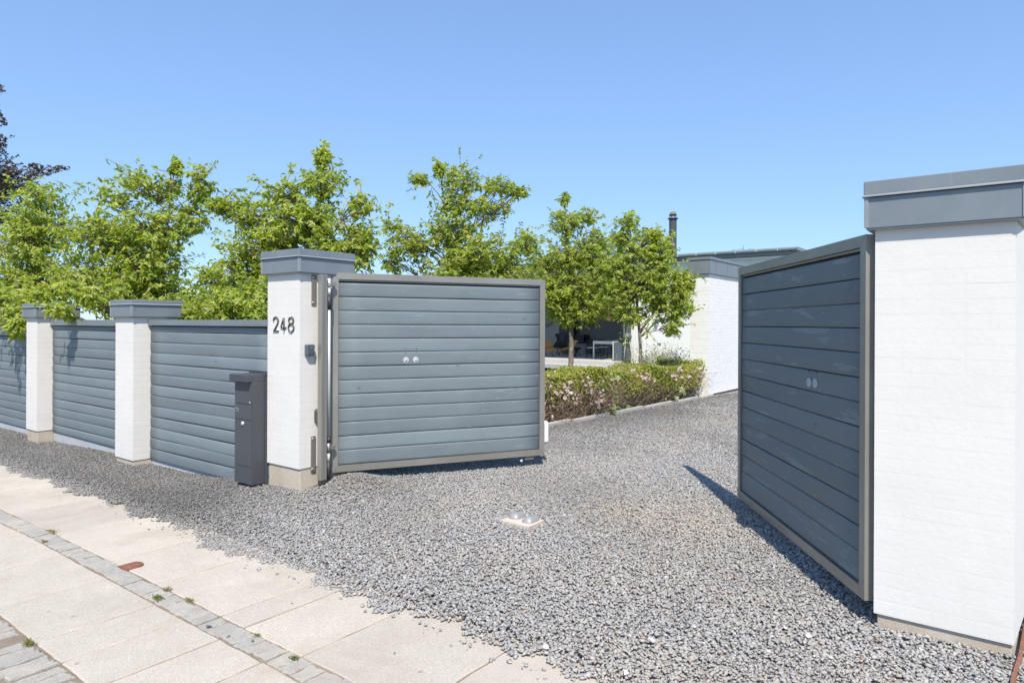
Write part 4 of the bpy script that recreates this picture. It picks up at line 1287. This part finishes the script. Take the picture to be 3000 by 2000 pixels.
BE = [(-35.0, 8.6, 12.4, .55, .73), (-33.99, 9.4, 8.87, .46, .46), (-34.13, 9.29, 7.78, 1.09, .82), (-33.55, 9.73, 7.24, 1.09, .73), (-33.98, 9.41, 6.32, .91, .91), (-33.12, 10.06, 7.80, .91, .33), (-32.39, 10.61, 7.90, .73, .20), (-31.88, 10.99, 7.97, .36, .12), (-34.21, 9.23, 10.69, .33, .73), (-34.0, 9.34, 11.33, .22, .08), (-33.93, 9.43, 11.15, .22, .07), (-33.99, 9.4, 9.87, .33, .22), (-35.01, 8.63, 8.5, 1.27, 2.18), (-34.87, 8.74, 10.87, .82, 1.09), (-34.41, 9.08, 5.78, .91, .73), (-36.3, 8.0, 8.5, 1.6, 2.6), (-36.4, 8.5, 5.8, 1.6, 1.6), (-34.9, 8.9, 4.6, 1.4, .9)]
tree("dark copper leaved beech far behind the fence at the left edge", (-36.2, 8.2, -.3), 13.2, BE, 10, 30000, leaf=(.10, .062), name="copper_beech", group=None, lmat=M_beech_leaf, trunk_r=.28, limb_from=2.5, rosette=14, tone_mu=.5)

# clipped hedge far off at the end of the garden, seen in the gaps between the trees
hg = thing("garden_hedge", "dark green hedge far off at the end of the garden behind the trees", "hedge", (-24, 24, 0))
n = 9000
P = np.stack([NR.uniform(-42, -20.8, n), NR.uniform(23.6, 24.4, n), NR.uniform(0, 1.75, n) ** 1.0], 1)
link("foliage", leaf_mesh("foliage", M_leaf, P - np.array([-24, 24, 0]), NR.normal(size=(n, 3)), NR.normal(size=(n, 3)) + np.array([0, 0, .5]), NR.uniform(.14, .26, n), NR.uniform(.09, .16, n), np.clip(NR.normal(.2, .12, n), 0, .6), simple_leaf=True), hg, kind='stuff')
MB().box(-42, -20.8, 23.8, 24.2, -.1, 1.55).build("branch_core", M_soil, hg)

# ------------------------------------------------------------------ rose hedge
rh = thing("rose_hedge", "low rambling rose hedge with pale pink blooms and bare brown twigs below", "hedge", (-5.6, 9.7, .06))
org = np.array([-5.6, 9.7, .06])
def hedge_top(v): return .70 - .022 * (v - 7.4) + .045 * np.sin(v * 3.1) + .03 * np.sin(v * 7.3 + 1)
def hedge_face(v): return -5.13 + .060 * np.maximum(0, v - 7.4) + .07 * np.sin(v * 2.3 + .5) + .05 * np.sin(v * 5.9)
rg = np.random.default_rng(21)
n = 34000
v = rg.uniform(7.0, 12.5, n)
top = hedge_top(v); fc = hedge_face(v)
mode = rg.random(n)
zf = np.where(mode < .45, top - np.abs(rg.normal(0, .05, n)), top - (rg.random(n) ** 1.5) * (top - .10))
leafy = .16 + .5 * npstep(8.2, 10.5, v) + .25 * np.sin(v * 4.1) * np.sin(v * 1.7)
hfrac = zf / top
keep = (rg.random(n) < np.clip((hfrac - .42) * 2.6 + leafy * .55, .05, 1))
depth = np.where(mode < .45, rg.uniform(0, .62, n), np.abs(rg.normal(0, .07, n)))
bul = .10 * np.sin(np.clip(hfrac, 0, 1) * math.pi)
uu = fc - depth + bul * .6
endcap = rg.random(n) < .08
v = np.where(endcap, 12.5 + np.abs(rg.normal(0, .05, n)), v); uu = np.where(endcap, rg.uniform(-5.8, -4.86, n), uu)
P = np.stack([uu + rg.normal(0, .02, n), v, zf + .05], 1)[keep]
n = len(P)
out = np.stack([rg.normal(.45, .6, n), rg.normal(-.1, .6, n), rg.normal(.1, .5, n)], 1)
nn = np.stack([rg.normal(.35, .4, n), rg.normal(-.15, .4, n), np.ones(n) * .8], 1)
tone = np.clip(rg.normal(.42, .17, n) - .0 + .12 * np.sin(P[:, 1] * 3.3), 0, .82)
tone = np.where(rg.random(n) < .05, .97, tone)
link("foliage", leaf_mesh("foliage", M_hedge_leaf, P - org, out, nn, rg.uniform(.022, .05, n), rg.uniform(.014, .028, n), tone, simple_leaf=True), rh, kind='stuff')
m = MB()
for k in range(4200):
    v0 = rg.uniform(7.0, 12.45)
    if rg.random() > (.95 if v0 < 9.3 else .35): continue
    f0 = hedge_face(v0) - rg.uniform(0.02, .35)
    z0 = rg.uniform(.02, .42)
    a = rg.normal(0, 1.1); ln = rg.uniform(.18, .6)
    p0 = Vector((f0, v0, z0))
    p1 = p0 + Vector((rg.uniform(.0, .2), math.sin(a) * ln * .5, ln * rg.uniform(.1, .6)))
    p2 = p1 + Vector((rg.uniform(-.03, .12), math.sin(a) * ln * .5 + rg.normal(0, .06), ln * rg.uniform(-.35, .45)))
    p1.x = min(p1.x, f0 + .2); p2.x = min(p2.x, f0 + .26)
    p2.z = max(p2.z, .10)
    r = rg.uniform(.0022, .0050)
    m.tube([p0, p1, p2], [r, r * .8, r * .5], 3, False)
m.build("twig", M_twig, rh, kind='stuff')
# inner shade of woody stems so that the hedge has a body
m = MB()
for k in range(160):
    v0 = rg.uniform(7.0, 12.4); x0_ = rg.uniform(-5.8, -5.25)
    m.tube([(x0_, v0, .0), (x0_ + rg.normal(0, .05), v0 + rg.normal(0, .08), .3), (x0_ + rg.normal(0, .1), v0 + rg.normal(0, .15), .62)], [.009, .007, .004], 4, False)
m.build("stem", M_twig, rh, kind='stuff')
# blooms: clusters of five petalled roses, the larger ones as parts of their own
def bloom(r, rgx):
    m = MB()
    for k in range(5):
        a = k * 2 * math.pi / 5 + rgx.uniform(-.2, .2)
        c, s_ = math.cos(a), math.sin(a)
        t_ = Vector((-s_, c, 0))
        o = Vector((c, s_, 0))
        w = r * .62
        m.add([o * r * .1, o * r * .6 + t_ * w + Vector((0, 0, r * .25)), o * r * 1.05 + Vector((0, 0, r * .34)), o * r * .6 - t_ * w + Vector((0, 0, r * .25))], [(0, 1, 2), (0, 2, 3)])
    for k in range(3):
        a = k * 2 * math.pi / 3
        o = Vector((math.cos(a), math.sin(a), 0)); t_ = Vector((-o.y, o.x, 0))
        m.add([o * r * .02, o * r * .35 + t_ * r * .35 + Vector((0, 0, r * .4)), o * r * .5 + Vector((0, 0, r * .55)), o * r * .35 - t_ * r * .35 + Vector((0, 0, r * .4))], [(0, 1, 2), (0, 2, 3)])
    return m
bms = []
for k in range(6):
    me = bloom(1.0, R).mesh("rose_bloom", M_petal)
    at = me.attributes.new("tone", 'FLOAT', 'FACE')
    at.data.foreach_set("value", np.clip(NR.normal(.2 + .13 * k, .15, len(me.polygons)), 0, 1).astype(np.float32))
    bms.append(me)
cl = [(7.75, .42), (7.95, .50), (8.0, .40), (8.12, .36), (8.4, .55), (8.55, .34), (8.62, .30), (9.0, .52), (9.9, .52), (10.3, .50), (10.4, .42), (11.0, .47), (11.35, .50), (11.7, .40), (12.0, .44), (12.2, .47), (7.6, .16), (7.5, .55), (8.7, .22), (11.2, .58), (11.9, .55), (12.35, .5)]
cnt = 0
for (cv, cz) in cl:
    for k in range(R.randrange(6, 12)):
        v_ = cv + R.gauss(0, .085); z_ = cz + R.gauss(0, .06)
        u_ = float(hedge_face(v_)) + R.uniform(.02, .10)
        o = link("rose_bloom", R.choice(bms), rh); cnt += 1
        o.location = (u_ - org[0], v_ - org[1], z_ + .05 - org[2]); r = R.uniform(.022, .036); o.scale = (r, r, r)
        o.rotation_euler = (R.gauss(.5, .4), R.gauss(.9, .4), R.uniform(0, 6))
for k in range(85):
    v_ = R.uniform(7.1, 12.4); o = link("rose_bloom", R.choice(bms), rh)
    zt_ = float(hedge_top(v_))
    if R.random() < .5: p = (float(hedge_face(v_)) - R.uniform(.0, .6), v_, zt_ + R.uniform(.02, .08))
    else: p = (float(hedge_face(v_)) + R.uniform(.02, .09), v_, R.uniform(.28, zt_))
    o.location = (p[0] - org[0], p[1] - org[1], p[2] - org[2]); r = R.uniform(.017, .030); o.scale = (r, r, r)
    o.rotation_euler = (R.gauss(.3, .4), R.gauss(.6, .4), R.uniform(0, 6))
# broad lobed leaves of a vine at the foot of the hedge
m = MB()
pts = []
for k in range(11):
    a = math.pi * (-.42 + k * .084 * 2.2)
    rr_ = (1.0, .72, .95, .62, 1.05, .66, 1.1, .66, 1.05, .62, .9)[k]
    pts.append((rr_ * math.sin(a), rr_ * math.cos(a) * .9 + .1, .16 * abs(math.sin(a)) - .05 * (k % 2)))
m.add([(0, -.1, 0)] + pts, [(0, k, k + 1) for k in range(1, 11)])
bl = m.mesh("broad_leaf", M_broad)
at = bl.attributes.new("tone", 'FLOAT', 'FACE'); at.data.foreach_set("value", np.full(len(bl.polygons), .6, np.float32))
for (v_, z_, r) in ((9.05, .30, .075), (9.16, .36, .065), (9.0, .14, .07), (9.22, .22, .06), (8.98, .08, .08), (9.35, .10, .06), (8.62, .52, .055), (9.28, .56, .06), (11.3, .24, .07), (11.42, .18, .06), (11.0, .12, .055), (9.6, .08, .05)):
    o = link("broad_leaf", bl, rh)
    o.location = (float(hedge_face(v_)) + .09 - org[0], v_ - org[1], z_ + .04 - org[2]); o.scale = (r, r, r)
    o.rotation_euler = (R.gauss(.75, .25), R.gauss(.55, .3), R.uniform(-.6, 1.2))

# taller loose rose bush behind the hedge by the garden wall
rb = thing("rose_bush", "loose taller rose bush behind the hedge against the garden wall end", "bush", (-5.9, 13.2, .05))
n = 4200
P = np.stack([rg.normal(-6.15, .42, n), rg.normal(13.4, .38, n), np.abs(rg.normal(.48, .24, n))], 1)
P = P[(P[:, 2] < 1.05) & (P[:, 0] < -5.25)]
n = len(P)
link("foliage", leaf_mesh("foliage", M_hedge_leaf, P - np.array([-5.9, 13.2, .05]), rg.normal(size=(n, 3)), rg.normal(size=(n, 3)) * .5 + np.array([.2, -.2, .8]), rg.uniform(.025, .05, n), rg.uniform(.014, .026, n), np.clip(rg.normal(.35, .17, n), 0, .8), simple_leaf=True), rb, kind='stuff')
m = MB()
for k in range(70):
    x0_, y0_ = rg.normal(-6.1, .3), rg.normal(13.4, .3)
    h_ = rg.uniform(.5, 1.05)
    m.tube([(x0_, y0_, .05), (x0_ + rg.normal(0, .08), y0_ + rg.normal(0, .08), h_ * .6), (x0_ + rg.normal(0, .18), y0_ + rg.normal(0, .18), h_)], [.005, .004, .002], 3, False)
m.build("stem", M_twig, rb, kind='stuff')
# dry plant at the far right beyond the large pillar
dp = thing("dry_plant", "small dry yellow plant in the gravel beyond the large right pillar", "plant", (.19, 4.3, .03))
n = 500
P = np.stack([rg.normal(.24, .08, n), rg.normal(4.30, .16, n), np.abs(rg.normal(.16, .09, n))], 1)
P = P[P[:, 0] > .085]; n = len(P)
link("foliage", leaf_mesh("foliage", M_weed, P - np.array([.19, 4.3, .03]), rg.normal(size=(n, 3)), rg.normal(size=(n, 3)) + np.array([0, 0, .8]), rg.uniform(.02, .045, n), rg.uniform(.01, .018, n), rg.uniform(.3, 1, n), simple_leaf=True), dp, kind='stuff')
# tufts of weed in the paving joints
def weed(x, y, r, n, dry, lab):
    r = r * .6
    t = thing("weed_tuft", lab, "weed", (x, y, fall(x)), 0, "weeds in the paving joints")
    P = np.stack([rg.normal(0, r * .5, n), rg.normal(0, r * .22, n), np.abs(rg.normal(0, r * .12, n))], 1)
    me = leaf_mesh("blades", M_weed, P, np.stack([rg.normal(0, 1, n), rg.normal(0, .8, n), rg.uniform(.1, .9, n)], 1), rg.normal(size=(n, 3)) + np.array([0, 0, .8]), rg.uniform(.007, .016, n), rg.uniform(.003, .006, n), np.clip(rg.normal(dry, .15, n), 0, 1), simple_leaf=True)
    link("blades", me, t, kind='stuff')
weed(-3.55, 1.665, .075, 130, .15, "bright green weed tuft in the middle of the sett strip")
weed(-3.63, 1.748, .06, 60, .75, "brown dried weed beside the bright green tuft in the sett strip")
weed(-3.40, 1.75, .06, 60, .7, "dry weed at the slab edge, right of the bright green tuft")
weed(-5.25, 1.75, .10, 130, .75, "dry yellowish moss clump at the slab edge on the far part of the sett strip")
weed(-5.05, 1.645, .05, 60, .85, "brown dry tuft at the lower slab edge of the sett strip")
weed(-2.46, 1.72, .035, 60, .12, "small round green tuft at the near end of the sett strip")
weed(-3.50, 1.085, .07, 110, .35, "yellow green weed at the corner where the slabs meet the roadside setts")
weed(-2.78, 1.745, .04, 40, .6, "tiny mixed weed near two dark pebbles in the sett strip")

# ================================================================== gravel
def stone_protos():
    col = bpy.data.collections.new("stone_shapes")
    rp = np.random.default_rng(5)
    for k in range(14):
        bm = bmesh.new()
        pts = rp.normal(size=(13, 3)); pts /= np.linalg.norm(pts, axis=1, keepdims=True)
        pts *= rp.uniform(.8, 1.15, (13, 1))
        pts *= np.array([rp.uniform(.85, 1.25), rp.uniform(.65, .95), rp.uniform(.42, .68)]) * .5
        for p in pts: bm.verts.new(p)
        bmesh.ops.convex_hull(bm, input=bm.verts)
        for vtx in [q for q in bm.verts if not q.link_faces]: bm.verts.remove(vtx)
        bmesh.ops.recalc_face_normals(bm, faces=bm.faces)
        me = bpy.data.meshes.new("stone"); bm.to_mesh(me); bm.free(); me.materials.append(M_stone)
        for p in me.polygons: p.use_smooth = True
        col.objects.link(bpy.data.objects.new("stone", me))
    return col
stone_col = stone_protos()

def scatter_pts():
    rp = np.random.default_rng(77)
    out = []
    def area(u0, u1, v0, v1, dens, smin, smax):
        n = int((u1 - u0) * (v1 - v0) * dens)
        q = np.stack([rp.uniform(u0, u1, n), rp.uniform(v0, v1, n), rp.uniform(smin, smax, n)], 1)
        out.append(q)
    area(1.4, 2.6, 2.3, 7.0, 4500, .015, .025)
    area(-14, -5.0, 2.05, 3.36, 8200, .013, .023)
    area(-5.0, 1.4, 2.05, 3.56, 7000, .0145, .0245)
    area(-5.0, 1.4, 3.56, 6.5, 7000, .0135, .023)
    area(-4.98, 0.5, 6.5, 10.0, 4300, .016, .028)
    area(-4.98, 0.0, 10.0, 16.5, 1900, .026, .042)
    q = np.concatenate(out)
    u, v = q[:, 0], q[:, 1]
    # keep what the picture can see, with a wide margin for a step to either side
    ca, sa = math.cos(YAW), math.sin(YAW)
    X = u * ca + v * sa; Z = -u * sa + v * ca
    k = (Z > 1.9) & (np.abs(X / np.maximum(Z, .1)) < 0.92)
    # ragged edge on the slabs
    edge = 2.305 + .030 * np.sin(u * 5.1) + .028 * np.sin(u * 11.3 + 1) + .022 * np.sin(u * 23.7 + 2) + .015 * np.sin(u * 41.0)
    edge = edge - .05 * np.exp(-((u + 3.86) / .12) ** 2) - .06 * np.exp(-((u + 2.57) / .08) ** 2) - .05 * np.exp(-((u + 4.2) / .3) ** 2) + .045 * npstep(-2.2, -1.2, u)
    pe = np.clip((v - edge) / .035, 0, 1)
    k &= rp.random(len(u)) < pe
    # not inside pillars, plinths, the stop pad
    for (a, b, c, d) in ((-10.34, -9.98, 3.17, 3.6), (-7.69, -7.30, 3.17, 3.6), (-5.11, -4.68, 3.325, 3.8), (-.525, 0.02, 3.565, 4.06), (-2.835, -2.61, 3.645, 3.835)):
        k &= ~((u > a) & (u < b) & (v > c) & (v < d))
    k &= ~((v > 3.338) & (u < -5.1)); k &= ~((v > 3.56) & (u < -5.0 + .068 * np.maximum(0, v - 7.4)))
    k &= ~((v > 12.6) & (u < -4.76))
    q = q[k]
    # some loose strays on the slabs
    ns = 150
    st_ = np.stack([rp.uniform(-5.8, -1.0, ns), 2.31 - np.abs(rp.normal(0, .06, ns)) - .005, rp.uniform(.006, .021, ns)], 1)
    st_ = st_[st_[:, 1] < 2.31]
    q = np.concatenate([q, st_])
    return q
gp = scatter_pts()
rp = np.random.default_rng(78)
n = len(gp)
gu, gv, gs = gp[:, 0], gp[:, 1], gp[:, 2]
gz = zgrav_np(gu, gv)
onslab = gv < 2.45
gz = np.where(onslab, np.maximum(gz, -0.018 * np.maximum(0.0, -5.2 - gu)), gz)
lift = np.where(gv < 2.36, gs * .22, rp.uniform(-.25, .38, n) * gs)
gz = gz + lift
gs = gs * np.clip(rp.lognormal(0, .22, n), .6, 1.9)
me = bpy.data.meshes.new("gravel")
me.vertices.add(n); me.vertices.foreach_set("co", np.stack([gu, gv, gz], 1).astype(np.float32).ravel())
rot = np.stack([rp.normal(0, .45, n), rp.normal(0, .45, n), rp.uniform(0, 6.283, n)], 1)
rot[:, :2] *= .62
at = me.attributes.new("rot", 'FLOAT_VECTOR', 'POINT'); at.data.foreach_set("vector", rot.astype(np.float32).ravel())
at = me.attributes.new("size", 'FLOAT', 'POINT'); at.data.foreach_set("value", gs.astype(np.float32))
at = me.attributes.new("pick", 'INT', 'POINT'); at.data.foreach_set("value", rp.integers(0, 14, n).astype(np.int32))
def blob(cu, cv, ru, rv): return np.exp(-(((gu - cu) / ru) ** 2 + ((gv - cv) / rv) ** 2))
dust = .75 * blob(-2.35, 4.35, .35, .30) + .55 * blob(-2.0, 4.6, .5, .35) + .45 * blob(-4.3, 3.75, .25, .25) + .35 * blob(-2.3, 3.05, .35, .2) + .60 * blob(-1.0, 2.62, .5, .16) + .45 * blob(-.45, 2.9, .35, .3)
dust = dust + .30 * npstep(.05, .0, np.abs(gv - 2.36) - .03) * rp.random(n) + .22 * npstep(6.5, 9.0, gv) * npstep(-3.6, -4.9, gu)
track = np.exp(-((gu + 3.35 + .10 * np.sin(gv * .8)) / .33) ** 2) + np.exp(-((gu + 1.75 + .10 * np.sin(gv * .8 + 1)) / .33) ** 2)
dust = dust + .30 * track * npstep(2.5, 3.5, gv) + .22 * np.clip(np.sin(gu * 2.7 + 1.3 * np.sin(gv * 2.2)) * np.sin(gv * 2.9 - gu), 0, 1) ** 2
dust = np.clip(dust * rp.uniform(.2, 1.1, n) + .09 * rp.random(n), 0, .85)
at = me.attributes.new("dust", 'FLOAT', 'POINT'); at.data.foreach_set("value", dust.astype(np.float32))
# the strip along the fence is washed dark, the driven part is pale with stone dust
grime = npstep(-3.6, -5.6, gu) * npstep(2.2, 2.7, gv) * .85 + .30 * npstep(2.9, 2.35, gv) * npstep(-3.0, -4.5, gu) + .42 * npstep(6.2, 8.5, gv) * (1 - .8 * np.exp(-((gu + 2.6) / .9) ** 2))
grime = grime + .30 * np.clip(np.sin(gu * 1.9 + 1.1 * np.sin(gv * 1.6)) * np.sin(gv * 2.1 + gu * .7), 0, 1)
grime = np.clip(grime * rp.uniform(.75, 1.2, n), 0, 1)
at = me.attributes.new("grime", 'FLOAT', 'POINT'); at.data.foreach_set("value", grime.astype(np.float32))
me.update()
grav = link("gravel", me, None, 'stuff', "grey crushed granite gravel covering the driveway and fence strip", "gravel")
ng = bpy.data.node_groups.new("scatter stones", 'GeometryNodeTree')
ng.interface.new_socket("Geometry", in_out='INPUT', socket_type='NodeSocketGeometry')
ng.interface.new_socket("Geometry", in_out='OUTPUT', socket_type='NodeSocketGeometry')
N = ng.nodes; Lk = ng.links.new
gi = N.new("NodeGroupInput"); go = N.new("NodeGroupOutput")
ip = N.new("GeometryNodeInstanceOnPoints"); ci = N.new("GeometryNodeCollectionInfo")
ci.inputs[0].default_value = stone_col; ci.inputs["Separate Children"].default_value = True; ci.inputs["Reset Children"].default_value = True
def na(nm, ty):
    x = N.new("GeometryNodeInputNamedAttribute"); x.data_type = ty; x.inputs[0].default_value = nm; return x.outputs[0]
e2r = N.new("FunctionNodeEulerToRotation")
Lk(gi.outputs[0], ip.inputs["Points"]); Lk(ci.outputs[0], ip.inputs["Instance"])
ip.inputs["Pick Instance"].default_value = True
Lk(na("pick", 'INT'), ip.inputs["Instance Index"]); Lk(na("rot", 'FLOAT_VECTOR'), e2r.inputs[0]); Lk(e2r.outputs[0], ip.inputs["Rotation"])
Lk(na("size", 'FLOAT'), ip.inputs["Scale"]); Lk(ip.outputs[0], go.inputs[0])
md = grav.modifiers.new("scatter", 'NODES'); md.node_group = ng

# single loose pebbles on the pavement
def pebble(x, y, s, lab, c, z=0.0):
    s = s * .72
    bm = bmesh.new(); pts = NR.normal(size=(16, 3)); pts /= np.linalg.norm(pts, axis=1, keepdims=True); pts *= np.array([.55, .42, .30]) * s
    for p in pts: bm.verts.new(p)
    bmesh.ops.convex_hull(bm, input=bm.verts)
    for vtx in [q for q in bm.verts if not q.link_faces]: bm.verts.remove(vtx)
    bmesh.ops.recalc_face_normals(bm, faces=bm.faces)
    me = bpy.data.meshes.new("pebble"); bm.to_mesh(me); bm.free(); me.materials.append(c)
    o = bpy.data.objects.new("pebble", me); COL.objects.link(o); o.location = (x, y, fall(x) + z + s * .25); o.rotation_euler = (0, 0, R.uniform(0, 6))
    tag(o, lab, "pebble", "loose pebbles on the pavement and gravel")
M_pd = simple("dark pebble", (0.15, 0.155, 0.16), .7, 0, .2, 60); M_pg = simple("grey pebble", (0.24, 0.245, 0.25), .8, 0, .2, 60); M_pw = simple("white pebble", (0.68, 0.65, 0.60), .8, 0, .1, 60)
def at_px(x, y, z=0.0):
    return x, y
pebble(-3.03, 1.655, .036, "largest dark pebble lying on the sett strip", M_pd)
pebble(-2.86, 1.655, .030, "dark pebble at the lower edge of the sett strip, next to a slab joint", M_pd)
pebble(-2.74, 1.70, .026, "dark pebble pressed into the sett strip, near end", M_pd)
pebble(-3.36, 2.235, .024, "grey pebble alone on the pale slab near the gravel edge, left one", M_pg)
pebble(-3.22, 2.255, .026, "grey pebble alone on the pale slab near the gravel edge, right one", M_pg)
pebble(-2.80, 2.24, .028, "grey pebble on the slab joint just below the gravel edge", M_pg)
pebble(-2.95, 2.05, .018, "tiny dark pebble in the middle of the narrow slab", M_pd)
pebble(-2.15, 2.01, .020, "grey pebble in the slab joint near the bottom of the picture", M_pg)

for (x, y, sz, lab) in ((-0.751, 3.229, .050, "white pebble in the gravel nearest the large right pillar"), (-1.261, 2.438, .048, "white egg shaped pebble at the bottom edge of the picture"), (-1.629, 2.411, .052, "white pebble at the gravel edge beside the last paving joint"), (-1.291, 2.738, .050, "upright white pebble in the gravel left of the bottom right corner")):
    pebble(x, y, sz, lab, M_pw, zgrav(x, y) - fall(x) + .006)
